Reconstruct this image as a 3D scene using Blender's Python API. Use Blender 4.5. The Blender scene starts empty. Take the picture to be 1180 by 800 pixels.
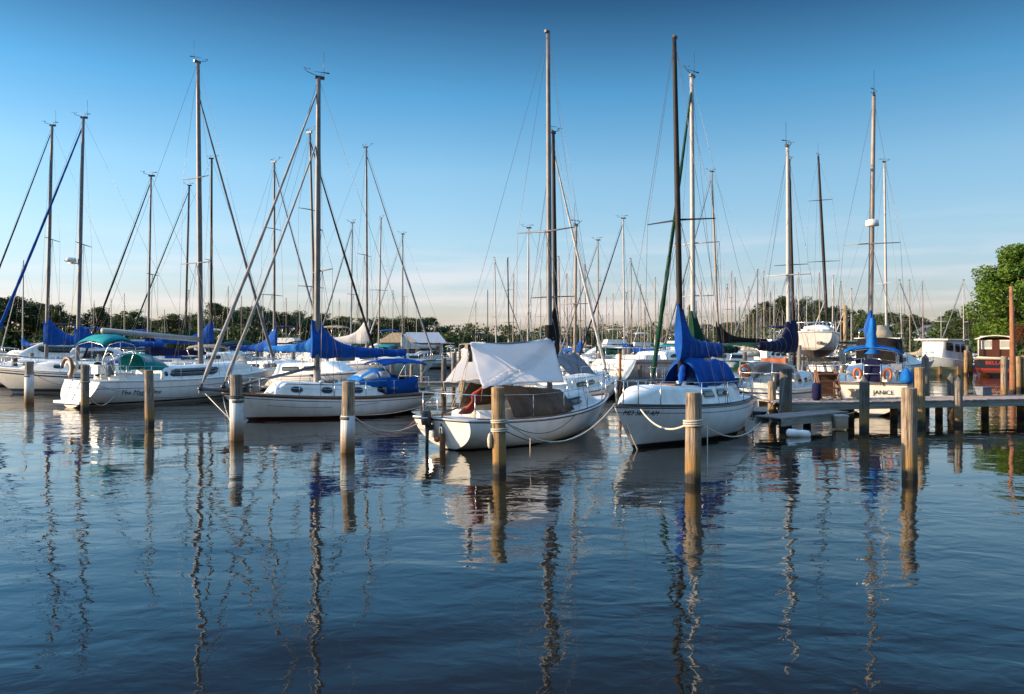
import bpy, math, random
from math import sin, cos, pi, radians, sqrt, exp, atan2, hypot
from mathutils import Vector, Matrix, noise
random.seed(7)
R = random.Random(11)

# ------------------------------------------------------------------ camera
F = 900.0            # focal length in photo pixels (photo 1180 wide)
CX, HY, EYE = 590.0, 395.0, 2.6
sc = bpy.context.scene
cam_data = bpy.data.cameras.new("camera")
cam = bpy.data.objects.new("camera", cam_data)
sc.collection.objects.link(cam)
cam.location = (0, 0, EYE)
cam.rotation_euler = (radians(90), 0, 0)
cam_data.sensor_width = 36.0
cam_data.lens = F / 1180 * 36
cam_data.shift_y = -5 / 1180
cam_data.clip_start = 0.1
cam_data.clip_end = 6000
sc.camera = cam

# ------------------------------------------------------------------ sky + sun
SUN_EL, SUN_AZ = radians(14), radians(-96)       # azimuth clockwise from +Y
w = bpy.data.worlds.new("World")
sc.world = w
w.use_nodes = True
nt = w.node_tree
nt.nodes.clear()
def wn(t, **k):
    n = nt.nodes.new(t)
    for a, b in k.items(): setattr(n, a, b)
    return n
sky = wn('ShaderNodeTexSky', sky_type='NISHITA', sun_disc=False)
sky.sun_elevation = SUN_EL
sky.sun_rotation = SUN_AZ
sky.air_density = 1.15
sky.dust_density = 0.6
sky.ozone_density = 2.2
sky.altitude = 0
gam = wn('ShaderNodeGamma'); gam.inputs[1].default_value = 1.0
hs = wn('ShaderNodeHueSaturation'); hs.inputs['Saturation'].default_value = 1.0
bg = wn('ShaderNodeBackground'); bg.inputs[1].default_value = 0.15
outw = wn('ShaderNodeOutputWorld')
# thin low clouds
geo = wn('ShaderNodeTexCoord')
sep = wn('ShaderNodeSeparateXYZ')
mp = wn('ShaderNodeMapping'); mp.inputs['Scale'].default_value = (2.2, 2.2, 26)
nz = wn('ShaderNodeTexNoise'); nz.inputs['Scale'].default_value = 2.0; nz.inputs['Detail'].default_value = 5
rmp = wn('ShaderNodeMapRange'); rmp.inputs[1].default_value = .47; rmp.inputs[2].default_value = .72
band = wn('ShaderNodeMapRange'); band.inputs[1].default_value = .16; band.inputs[2].default_value = .05
mul = wn('ShaderNodeMath', operation='MULTIPLY')
mul2 = wn('ShaderNodeMath', operation='MULTIPLY'); mul2.inputs[1].default_value = .38
mixc = wn('ShaderNodeMix', data_type='RGBA')
mixc.inputs['B'].default_value = (3.3, 2.75, 2.75, 1)
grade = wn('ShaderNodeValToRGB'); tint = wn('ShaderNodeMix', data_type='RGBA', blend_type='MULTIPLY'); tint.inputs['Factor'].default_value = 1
side = wn('ShaderNodeMix', data_type='RGBA', blend_type='MULTIPLY'); side.inputs['Factor'].default_value = 1
sr = wn('ShaderNodeMapRange'); sr.inputs[1].default_value = -.1; sr.inputs[2].default_value = .55; sr.inputs[3].default_value = 1; sr.inputs[4].default_value = .68
GR = [(0, (.47, .455, .70)), (.05, (.47, .475, .67)), (.13, (.50, .555, .66)), (.21, (.45, .58, .66)), (.30, (.22, .47, .60)), (.40, (.08, .185, .27)), (.50, (.075, .13, .175)), (.70, (1.9, 2.0, 1.95)), (1, (2.8, 2.85, 2.7))]  # overhead sky brightened out of view, as added fill light for shaded hulls
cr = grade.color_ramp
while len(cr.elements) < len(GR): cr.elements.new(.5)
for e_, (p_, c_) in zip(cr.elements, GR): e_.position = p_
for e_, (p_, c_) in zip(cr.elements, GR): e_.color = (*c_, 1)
L_ = nt.links.new
L_(geo.outputs['Generated'], sep.inputs[0]); L_(geo.outputs['Generated'], mp.inputs[0]); L_(mp.outputs[0], nz.inputs['Vector'])
L_(nz.outputs[0], rmp.inputs[0]); L_(sep.outputs['Z'], band.inputs[0]); L_(rmp.outputs[0], mul.inputs[0]); L_(band.outputs[0], mul.inputs[1])
L_(mul.outputs[0], mul2.inputs[0]); L_(mul2.outputs[0], mixc.inputs['Factor'])
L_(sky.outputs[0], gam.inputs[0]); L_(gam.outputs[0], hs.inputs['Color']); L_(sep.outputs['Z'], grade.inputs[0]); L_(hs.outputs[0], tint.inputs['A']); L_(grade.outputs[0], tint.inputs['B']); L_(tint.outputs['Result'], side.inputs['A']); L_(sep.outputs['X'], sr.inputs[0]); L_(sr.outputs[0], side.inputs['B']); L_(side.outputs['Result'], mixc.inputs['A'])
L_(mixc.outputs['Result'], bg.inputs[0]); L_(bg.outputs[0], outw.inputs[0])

sd = bpy.data.lights.new("sun", 'SUN')
sd.energy = 3.9
sd.angle = radians(0.6)
sd.color = (1.0, 0.74, 0.48)
sun = bpy.data.objects.new("sun", sd)
sc.collection.objects.link(sun)
sdir = Vector((sin(SUN_AZ) * cos(SUN_EL), cos(SUN_AZ) * cos(SUN_EL), sin(SUN_EL)))
sun.rotation_euler = sdir.to_track_quat('Z', 'Y').to_euler()

sc.view_settings.view_transform = 'Standard'
sc.view_settings.look = 'None'
sc.view_settings.exposure = 1.36
sc.view_settings.gamma = 1.0
sc.cycles.max_bounces = 6
sc.cycles.transparent_max_bounces = 8
sc.cycles.caustics_reflective = False
sc.cycles.caustics_refractive = False

# ------------------------------------------------------------------ materials
def newmat(name):
    m = bpy.data.materials.new(name); m.use_nodes = True
    return m, m.node_tree, m.node_tree.nodes['Principled BSDF']
def nd(t, ty, **k):
    n = t.nodes.new(ty)
    for a, b in k.items(): setattr(n, a, b)
    return n
def c4(c): return (c[0], c[1], c[2], 1)
def noisy(name, col, col2=None, scale=4.0, rough=.6, metal=0, bump=0.0, bscale=None, stretch=(1, 1, 1), spec=.5, detail=5, lo=.35, hi=.65):
    m, t, b = newmat(name)
    tc = nd(t, 'ShaderNodeTexCoord'); mp = nd(t, 'ShaderNodeMapping'); mp.inputs['Scale'].default_value = stretch
    t.links.new(tc.outputs['Object'], mp.inputs[0])
    n = nd(t, 'ShaderNodeTexNoise'); n.inputs['Scale'].default_value = scale; n.inputs['Detail'].default_value = detail
    t.links.new(mp.outputs[0], n.inputs['Vector'])
    r = nd(t, 'ShaderNodeMapRange'); r.inputs[1].default_value = lo; r.inputs[2].default_value = hi
    t.links.new(n.outputs[0], r.inputs[0])
    mx = nd(t, 'ShaderNodeMix', data_type='RGBA')
    mx.inputs['A'].default_value = c4(col); mx.inputs['B'].default_value = c4(col2 or [x * .8 for x in col])
    t.links.new(r.outputs[0], mx.inputs['Factor']); t.links.new(mx.outputs['Result'], b.inputs['Base Color'])
    b.inputs['Roughness'].default_value = rough; b.inputs['Metallic'].default_value = metal
    b.inputs['Specular IOR Level'].default_value = spec
    if bump:
        n2 = nd(t, 'ShaderNodeTexNoise'); n2.inputs['Scale'].default_value = bscale or scale * 2; n2.inputs['Detail'].default_value = 4
        t.links.new(mp.outputs[0], n2.inputs['Vector'])
        bp = nd(t, 'ShaderNodeBump'); bp.inputs['Strength'].default_value = 1; bp.inputs['Distance'].default_value = bump
        t.links.new(n2.outputs[0], bp.inputs['Height']); t.links.new(bp.outputs[0], b.inputs['Normal'])
    return m
def canvas(name, col, trans=0.25, bump=.02, rough=.85, bscale=3.5, var=.66):
    """woven cloth: soft folds in the bump, a little light passes through"""
    m = noisy(name, col, [x * var for x in col], 2.6, rough, 0, bump * 1.5, bscale * 1.3, spec=.15)
    t = m.node_tree; b = t.nodes['Principled BSDF']; o = t.nodes['Material Output']
    tr = nd(t, 'ShaderNodeBsdfTranslucent'); tr.inputs[0].default_value = c4(col)
    ms = nd(t, 'ShaderNodeMixShader'); ms.inputs[0].default_value = trans
    t.links.new(b.outputs[0], ms.inputs[1]); t.links.new(tr.outputs[0], ms.inputs[2]); t.links.new(ms.outputs[0], o.inputs[0])
    return m
def hullmat(name, top=(.82, .82, .81), boot=(.02, .02, .03), bottom=(.03, .02, .02), boot_z=(.03, .09), bottom_z=.03,
            sheer=None, sheer2=None, dirt=.2, upper=None):
    """paint bands: bottom paint and boot stripe by height above the waterline, sheer stripes by distance under the deck edge (UV v)"""
    m, t, b = newmat(name)
    tc = nd(t, 'ShaderNodeTexCoord'); sp = nd(t, 'ShaderNodeSeparateXYZ'); t.links.new(tc.outputs['Object'], sp.inputs[0])
    uv = nd(t, 'ShaderNodeUVMap'); su = nd(t, 'ShaderNodeSeparateXYZ'); t.links.new(uv.outputs[0], su.inputs[0])
    def band(src, a, c):
        g = nd(t, 'ShaderNodeMath', operation='GREATER_THAN'); g.inputs[1].default_value = a
        l = nd(t, 'ShaderNodeMath', operation='LESS_THAN'); l.inputs[1].default_value = c
        mu = nd(t, 'ShaderNodeMath', operation='MULTIPLY')
        t.links.new(src, g.inputs[0]); t.links.new(src, l.inputs[0]); t.links.new(g.outputs[0], mu.inputs[0]); t.links.new(l.outputs[0], mu.inputs[1])
        return mu.outputs[0]
    mp = nd(t, 'ShaderNodeMapping'); mp.inputs['Scale'].default_value = (2.2, 2.2, .5); t.links.new(tc.outputs['Object'], mp.inputs[0])
    n = nd(t, 'ShaderNodeTexNoise'); n.inputs['Scale'].default_value = 2.5; n.inputs['Detail'].default_value = 6; t.links.new(mp.outputs[0], n.inputs['Vector'])
    cur = nd(t, 'ShaderNodeMix', data_type='RGBA'); cur.inputs['A'].default_value = c4(top); cur.inputs['B'].default_value = c4([top[0] * .72, top[1] * .70, top[2] * .62])
    r = nd(t, 'ShaderNodeMapRange'); r.inputs[1].default_value = .45; r.inputs[2].default_value = .8; r.inputs[4].default_value = dirt * 3
    t.links.new(n.outputs[0], r.inputs[0]); t.links.new(r.outputs[0], cur.inputs['Factor'])
    last = cur.outputs['Result']
    def over(fac, col):
        nonlocal last
        x = nd(t, 'ShaderNodeMix', data_type='RGBA'); x.inputs['B'].default_value = c4(col)
        t.links.new(fac, x.inputs['Factor']); t.links.new(last, x.inputs['A']); last = x.outputs['Result']
    # scum band just above the water
    over2 = nd(t, 'ShaderNodeMapRange'); over2.inputs[1].default_value = .16; over2.inputs[2].default_value = .04; over2.inputs[4].default_value = .5
    t.links.new(sp.outputs['Z'], over2.inputs[0]); over(over2.outputs[0], (.30, .27, .20))
    for s in ([sheer] if sheer else []) + ([sheer2] if sheer2 else []): over(band(su.outputs['Y'], s[0], s[1]), s[2])
    if boot: over(band(sp.outputs['Z'], boot_z[0], boot_z[1]), boot)
    over(band(sp.outputs['Z'], -9, bottom_z), bottom)
    t.links.new(last, b.inputs['Base Color'])
    b.inputs['Roughness'].default_value = .28
    b.inputs['Coat Weight'].default_value = .25
    return m

GEL = noisy('gelcoat_white', (.81, .81, .79), (.66, .65, .60), 3, .38)
GELW = noisy('gelcoat_cream', (.76, .71, .60), (.62, .57, .46), 3, .42)
PALEB = noisy('pale_blue_paint', (.48, .54, .60), (.38, .43, .48), 2, .5)
DECK = noisy('deck_nonskid', (.66, .67, .66), (.52, .53, .52), 6, .7, bump=.002, bscale=60)
ALU = noisy('mast_aluminium', (.15, .15, .155), (.10, .10, .105), 3, .5, .1)
ALUW = noisy('mast_white_paint', (.38, .37, .36), (.3, .29, .28), 3, .45)
ALUD = noisy('mast_black', (.014, .013, .013), (.024, .02, .018), 3, .6, spec=.2)
ALUB = noisy('mast_buff', (.27, .22, .18), (.2, .16, .13), 3, .5)
STEEL = noisy('stainless', (.62, .62, .62), (.5, .5, .5), 8, .25, .9)
WIRE = noisy('rigging_wire', (.16, .16, .17), (.11, .11, .12), 8, .4, .5)
BLACK = noisy('black_plastic', (.02, .02, .022), (.035, .035, .035), 8, .4)
GLASS, gt, gb = newmat('dark_glass'); gb.inputs['Base Color'].default_value = (.012, .014, .018, 1); gb.inputs['Roughness'].default_value = .06; gb.inputs['Coat Weight'].default_value = .4
VINYL, vt, vb = newmat('clear_vinyl'); vb.inputs['Base Color'].default_value = (.42, .45, .47, 1); vb.inputs['Roughness'].default_value = .12
vb.inputs['Alpha'].default_value = .62
TEAK = noisy('teak', (.20, .095, .045), (.12, .055, .028), 5, .55, stretch=(1, 6, 6))
BLUE = canvas('canvas_blue', (.010, .090, .40), .12, .02)
BLUEL = canvas('canvas_azure', (.014, .17, .55), .15, .02)
NAVY = canvas('canvas_navy', (.012, .014, .055), .05, .02)
TEAL = canvas('canvas_teal', (.02, .34, .38), .2, .012)
GREEN = canvas('canvas_green', (.008, .055, .03), .08, .02)
TAN = canvas('canvas_tan', (.52, .44, .32), .25, .012)
GREYC = canvas('canvas_grey', (.20, .22, .26), .1, .02)
BLACKC = canvas('canvas_black', (.015, .013, .013), .03, .02)
REDC = canvas('canvas_red', (.36, .07, .05), .2, .03)
BROWNC = canvas('canvas_brown', (.15, .112, .085), .05, .05, bscale=5)
SAILW = canvas('sailcloth', (.72, .72, .72), .25, .01)
SAILG = canvas('sailcloth_aged', (.42, .41, .40), .15, .01)
TARP = canvas('tarp_white', (.90, .90, .91), .58, .02, bscale=.9, var=.94)
ORANGE = noisy('orange_plastic', (.50, .11, .025), (.4, .08, .02), 4, .45)
REDP = noisy('red_paint', (.45, .03, .02), None, 4, .4)
ROPE = noisy('rope_white', (.58, .53, .44), (.38, .34, .27), 40, .9, bump=.004, bscale=120)
ROPED = noisy('rope_dark', (.06, .065, .06), (.12, .12, .11), 40, .9)
ROPER = noisy('rope_red', (.45, .16, .10), (.3, .12, .09), 40, .9)
PVC = noisy('sleeve_white', (.62, .64, .64), (.45, .47, .46), 5, .5)
INK = noisy('black_lettering', (.015, .015, .018), None, 4, .5)
INKR = noisy('red_lettering', (.62, .05, .015), None, 4, .5)
MAHOG = noisy('varnished_mahogany', (.10, .030, .014), (.06, .018, .009), 4, .2, stretch=(1, 8, 8))
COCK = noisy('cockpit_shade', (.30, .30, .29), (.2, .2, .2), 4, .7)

def woodmat(name, c1, c2, wet=(.028, .022, .016), wet_z=.28, grain=14, algae=True):
    m, t, b = newmat(name)
    tc = nd(t, 'ShaderNodeTexCoord'); mp = nd(t, 'ShaderNodeMapping'); mp.inputs['Scale'].default_value = (1, 1, .045)
    t.links.new(tc.outputs['Object'], mp.inputs[0])
    n = nd(t, 'ShaderNodeTexNoise'); n.inputs['Scale'].default_value = grain * 2.4; n.inputs['Detail'].default_value = 8; n.inputs['Roughness'].default_value = .65
    t.links.new(mp.outputs[0], n.inputs['Vector'])
    r = nd(t, 'ShaderNodeMapRange'); r.inputs[1].default_value = .36; r.inputs[2].default_value = .62; t.links.new(n.outputs[0], r.inputs[0])
    mx = nd(t, 'ShaderNodeMix', data_type='RGBA'); mx.inputs['A'].default_value = c4(c1); mx.inputs['B'].default_value = c4(c2)
    t.links.new(r.outputs[0], mx.inputs['Factor'])
    n2 = nd(t, 'ShaderNodeTexNoise'); n2.inputs['Scale'].default_value = 3.1; n2.inputs['Detail'].default_value = 4
    t.links.new(tc.outputs['Object'], n2.inputs['Vector'])
    r2 = nd(t, 'ShaderNodeMapRange'); r2.inputs[1].default_value = .5; r2.inputs[2].default_value = .7; r2.inputs[4].default_value = .55; t.links.new(n2.outputs[0], r2.inputs[0])
    mx2 = nd(t, 'ShaderNodeMix', data_type='RGBA'); mx2.inputs['B'].default_value = (c2[0] * .45, c2[1] * .42, c2[2] * .4, 1)
    t.links.new(r2.outputs[0], mx2.inputs['Factor']); t.links.new(mx.outputs['Result'], mx2.inputs['A'])
    mpc = nd(t, 'ShaderNodeMapping'); mpc.inputs['Scale'].default_value = (1, 1, .10); t.links.new(tc.outputs['Object'], mpc.inputs[0])
    nc = nd(t, 'ShaderNodeTexNoise'); nc.inputs['Scale'].default_value = 17; nc.inputs['Detail'].default_value = 3; t.links.new(mpc.outputs[0], nc.inputs['Vector'])
    rc = nd(t, 'ShaderNodeMapRange'); rc.inputs[1].default_value = .60; rc.inputs[2].default_value = .66; rc.inputs[4].default_value = .75; t.links.new(nc.outputs[0], rc.inputs[0])
    mxc = nd(t, 'ShaderNodeMix', data_type='RGBA'); mxc.inputs['B'].default_value = (c2[0] * .22, c2[1] * .2, c2[2] * .2, 1)
    t.links.new(rc.outputs[0], mxc.inputs['Factor']); t.links.new(mx2.outputs['Result'], mxc.inputs['A'])
    last = mxc.outputs['Result'] if algae and grain > 6 else mx2.outputs['Result']
    ge = nd(t, 'ShaderNodeNewGeometry'); sp = nd(t, 'ShaderNodeSeparateXYZ'); t.links.new(ge.outputs['Position'], sp.inputs[0])
    ad = nd(t, 'ShaderNodeMath', operation='MULTIPLY_ADD'); ad.inputs[1].default_value = .35; t.links.new(n2.outputs[0], ad.inputs[0]); t.links.new(sp.outputs['Z'], ad.inputs[2])
    if algae:
        r4 = nd(t, 'ShaderNodeMapRange'); r4.inputs[1].default_value = wet_z + .75; r4.inputs[2].default_value = wet_z + .2; r4.inputs[4].default_value = .85
        t.links.new(ad.outputs[0], r4.inputs[0])
        mx4 = nd(t, 'ShaderNodeMix', data_type='RGBA'); mx4.inputs['B'].default_value = (.26, .145, .035, 1)
        t.links.new(r4.outputs[0], mx4.inputs['Factor']); t.links.new(last, mx4.inputs['A']); last = mx4.outputs['Result']
    r3 = nd(t, 'ShaderNodeMapRange'); r3.inputs[1].default_value = wet_z + .12; r3.inputs[2].default_value = wet_z + .02; t.links.new(ad.outputs[0], r3.inputs[0])
    mx3 = nd(t, 'ShaderNodeMix', data_type='RGBA'); mx3.inputs['B'].default_value = c4(wet)
    t.links.new(r3.outputs[0], mx3.inputs['Factor']); t.links.new(last, mx3.inputs['A'])
    t.links.new(mx3.outputs['Result'], b.inputs['Base Color'])
    b.inputs['Roughness'].default_value = .8
    bp = nd(t, 'ShaderNodeBump'); bp.inputs['Distance'].default_value = .035; t.links.new(n.outputs[0], bp.inputs['Height']); t.links.new(bp.outputs[0], b.inputs['Normal'])
    return m
WPALE = woodmat('pile_wood_pale', (.40, .32, .235), (.16, .12, .085))
WGREY = woodmat('pile_wood_grey', (.30, .27, .235), (.11, .098, .085))
WGOLD = woodmat('pile_wood_gold', (.45, .32, .17), (.19, .12, .055))
WDARK = woodmat('pile_wood_dark', (.15, .14, .125), (.075, .07, .062))
PVC = woodmat('sleeve_white', (.60, .62, .62), (.46, .48, .48), wet=(.05, .05, .03), wet_z=.06, grain=5)
WRED = woodmat('pole_red_brown', (.34, .15, .07), (.22, .09, .045), algae=False)
PLANK = noisy('dock_plank', (.30, .25, .23), (.19, .155, .14), 3, .85, bump=.01, stretch=(9, 1, 4))
FASCIA = noisy('dock_fascia', (.28, .28, .235), (.16, .16, .135), 2.5, .85, bump=.01, stretch=(.6, 4, 6))
YTIMB = noisy('yellow_timber', (.42, .30, .12), (.26, .17, .07), 1.5, .8, stretch=(.5, 3, 5))

# ------------------------------------------------------------------ mesh builder
class MB:
    def __init__(s): s.v = []; s.f = []; s.m = []; s.s = []; s.uv = {}
    def add(s, verts, faces, mi=0, smooth=False, uv=None):
        o = len(s.v); s.v += [tuple(v) for v in verts]
        for fa in faces: s.f.append([o + i for i in fa]); s.m.append(mi); s.s.append(smooth)
        if uv:
            for i, u in enumerate(uv): s.uv[o + i] = u
        return s
    def box(s, c, d, mi=0, rz=0, taper=1.0, mat=None):
        hx, hy, hz = d[0] / 2, d[1] / 2, d[2] / 2
        vs = []
        for z, k in ((-hz, 1), (hz, taper)):
            for x, y in ((-hx, -hy), (hx, -hy), (hx, hy), (-hx, hy)):
                x2, y2 = x * k, y * k
                vs.append((c[0] + x2 * cos(rz) - y2 * sin(rz), c[1] + x2 * sin(rz) + y2 * cos(rz), c[2] + z))
        return s.add(vs, [(3, 2, 1, 0), (4, 5, 6, 7), (0, 1, 5, 4), (1, 2, 6, 5), (2, 3, 7, 6), (3, 0, 4, 7)], mi)
    def tube(s, pts, r, n=8, mi=0, cap=True, closed=False, smooth=True):
        pts = [Vector(p) for p in pts]
        rs = r if isinstance(r, (list, tuple)) else [r] * len(pts)
        rings = []
        prev = None
        for i, p in enumerate(pts):
            a = pts[i - 1] if i > 0 else (pts[-1] if closed else p)
            b = pts[(i + 1) % len(pts)] if (i < len(pts) - 1 or closed) else p
            d = (b - a)
            d = d.normalized() if d.length > 1e-9 else Vector((0, 0, 1))
            if prev is None:
                u = d.cross(Vector((0, 0, 1)))
                if u.length < .05: u = d.cross(Vector((1, 0, 0)))
            else:
                u = prev - d * prev.dot(d)
                if u.length < 1e-5: u = d.cross(Vector((1, 0, 0)))
            u.normalize(); v = d.cross(u); prev = u
            rings.append([p + (u * cos(2 * pi * k / n) + v * sin(2 * pi * k / n)) * rs[i] for k in range(n)])
        vs = [q for ring in rings for q in ring]
        fs = []
        m = len(pts)
        for i in range(m if closed else m - 1):
            j = (i + 1) % m
            for k in range(n):
                k2 = (k + 1) % n
                fs.append((i * n + k, j * n + k, j * n + k2, i * n + k2))
        if cap and not closed:
            fs.append(tuple(reversed(range(n)))[::-1]); fs.append(tuple(reversed([(m - 1) * n + k for k in range(n)])))
        return s.add(vs, fs, mi, smooth)
    def grid(s, rows, mi=0, smooth=True, flip=False, uv=None, skip=None):
        nr, nc = len(rows), len(rows[0])
        vs = [p for r in rows for p in r]
        fs = []
        for i in range(nr - 1):
            for j in range(nc - 1):
                if skip and skip(i, j): continue
                q = (i * nc + j, i * nc + j + 1, (i + 1) * nc + j + 1, (i + 1) * nc + j)
                fs.append(q[::-1] if flip else q)
        u = [p for r in uv for p in r] if uv else None
        return s.add(vs, fs, mi, smooth, u)
    def sheet(s, rows, th, mi=0, smooth=True, closed_rows=False):
        """a surface with real thickness"""
        nr, nc = len(rows), len(rows[0])
        P = [[Vector(p) for p in r] for r in rows]
        N = []
        for i in range(nr):
            rr = []
            for j in range(nc):
                a = P[min(i + 1, nr - 1)][j] - P[max(i - 1, 0)][j]; b = P[i][min(j + 1, nc - 1)] - P[i][max(j - 1, 0)]
                n = a.cross(b)
                rr.append(n.normalized() * th if n.length > 1e-9 else Vector((0, 0, th)))
            N.append(rr)
        Q = [[P[i][j] - N[i][j] for j in range(nc)] for i in range(nr)]
        o = nr * nc
        vs = [p for r in P for p in r] + [p for r in Q for p in r]
        fs = []
        for i in range(nr - 1):
            for j in range(nc - 1):
                q = (i * nc + j, i * nc + j + 1, (i + 1) * nc + j + 1, (i + 1) * nc + j)
                fs.append(q[::-1]); fs.append(tuple(o + k for k in q))
        edge = [(0, j) for j in range(nc)] + [(i, nc - 1) for i in range(1, nr)] + [(nr - 1, j) for j in range(nc - 2, -1, -1)] + [(i, 0) for i in range(nr - 2, 0, -1)]
        for k in range(len(edge)):
            a = edge[k]; b = edge[(k + 1) % len(edge)]
            ia = a[0] * nc + a[1]; ib = b[0] * nc + b[1]
            fs.append((ia, ib, o + ib, o + ia))
        return s.add(vs, fs, mi, smooth)
    def mesh(s, name, mats):
        me = bpy.data.meshes.new(name)
        me.from_pydata(s.v, [], s.f)
        for m in mats: me.materials.append(m)
        me.polygons.foreach_set('material_index', s.m)
        me.polygons.foreach_set('use_smooth', s.s)
        if s.uv:
            ul = me.uv_layers.new(name='UVMap')
            buf = []
            for l in me.loops: buf += s.uv.get(l.vertex_index, (0, 9))
            ul.data.foreach_set('uv', buf)
        me.update()
        return me
    def build(s, name, mats, parent=None, **props):
        if not isinstance(mats, (list, tuple)): mats = [mats]
        o = bpy.data.objects.new(name, s.mesh(name, mats))
        sc.collection.objects.link(o)
        if parent is not None: o.parent = parent
        for k, v in props.items(): o[k] = v
        return o
def empty(name, loc, rz=0, **props):
    o = bpy.data.objects.new(name, None); sc.collection.objects.link(o)
    o.empty_display_size = .2
    o.location = loc; o.rotation_euler = (0, 0, rz)
    for k, v in props.items():
        if v: o[k] = v
    return o
def letter_mesh(text, size, shear=0, extrude=.003):
    cu = bpy.data.curves.new('t', 'FONT'); cu.body = text; cu.size = size; cu.extrude = extrude; cu.shear = shear; cu.align_x = 'CENTER'; cu.align_y = 'CENTER'
    o = bpy.data.objects.new('t', cu); sc.collection.objects.link(o)
    me = bpy.data.meshes.new_from_object(o); bpy.data.objects.remove(o)
    return me
def lettering(text, mat, parent, M, size, name='lettering', extrude=.003, shear=0):
    me = letter_mesh(text, size, shear, extrude); me.materials.clear(); me.materials.append(mat)
    o = bpy.data.objects.new(name, me); sc.collection.objects.link(o); o.parent = parent; o.matrix_local = M
    return o
def lp(a, b, t): return a + (b - a) * t
def X(px, Y): return (px - CX) / F * Y
def Z(py, Y): return EYE - (py - HY) / F * Y
def sag(a, b, drop, n=14):
    a, b = Vector(a), Vector(b)
    return [a.lerp(b, i / n) - Vector((0, 0, drop * 4 * (i / n) * (1 - i / n))) for i in range(n + 1)]

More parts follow.
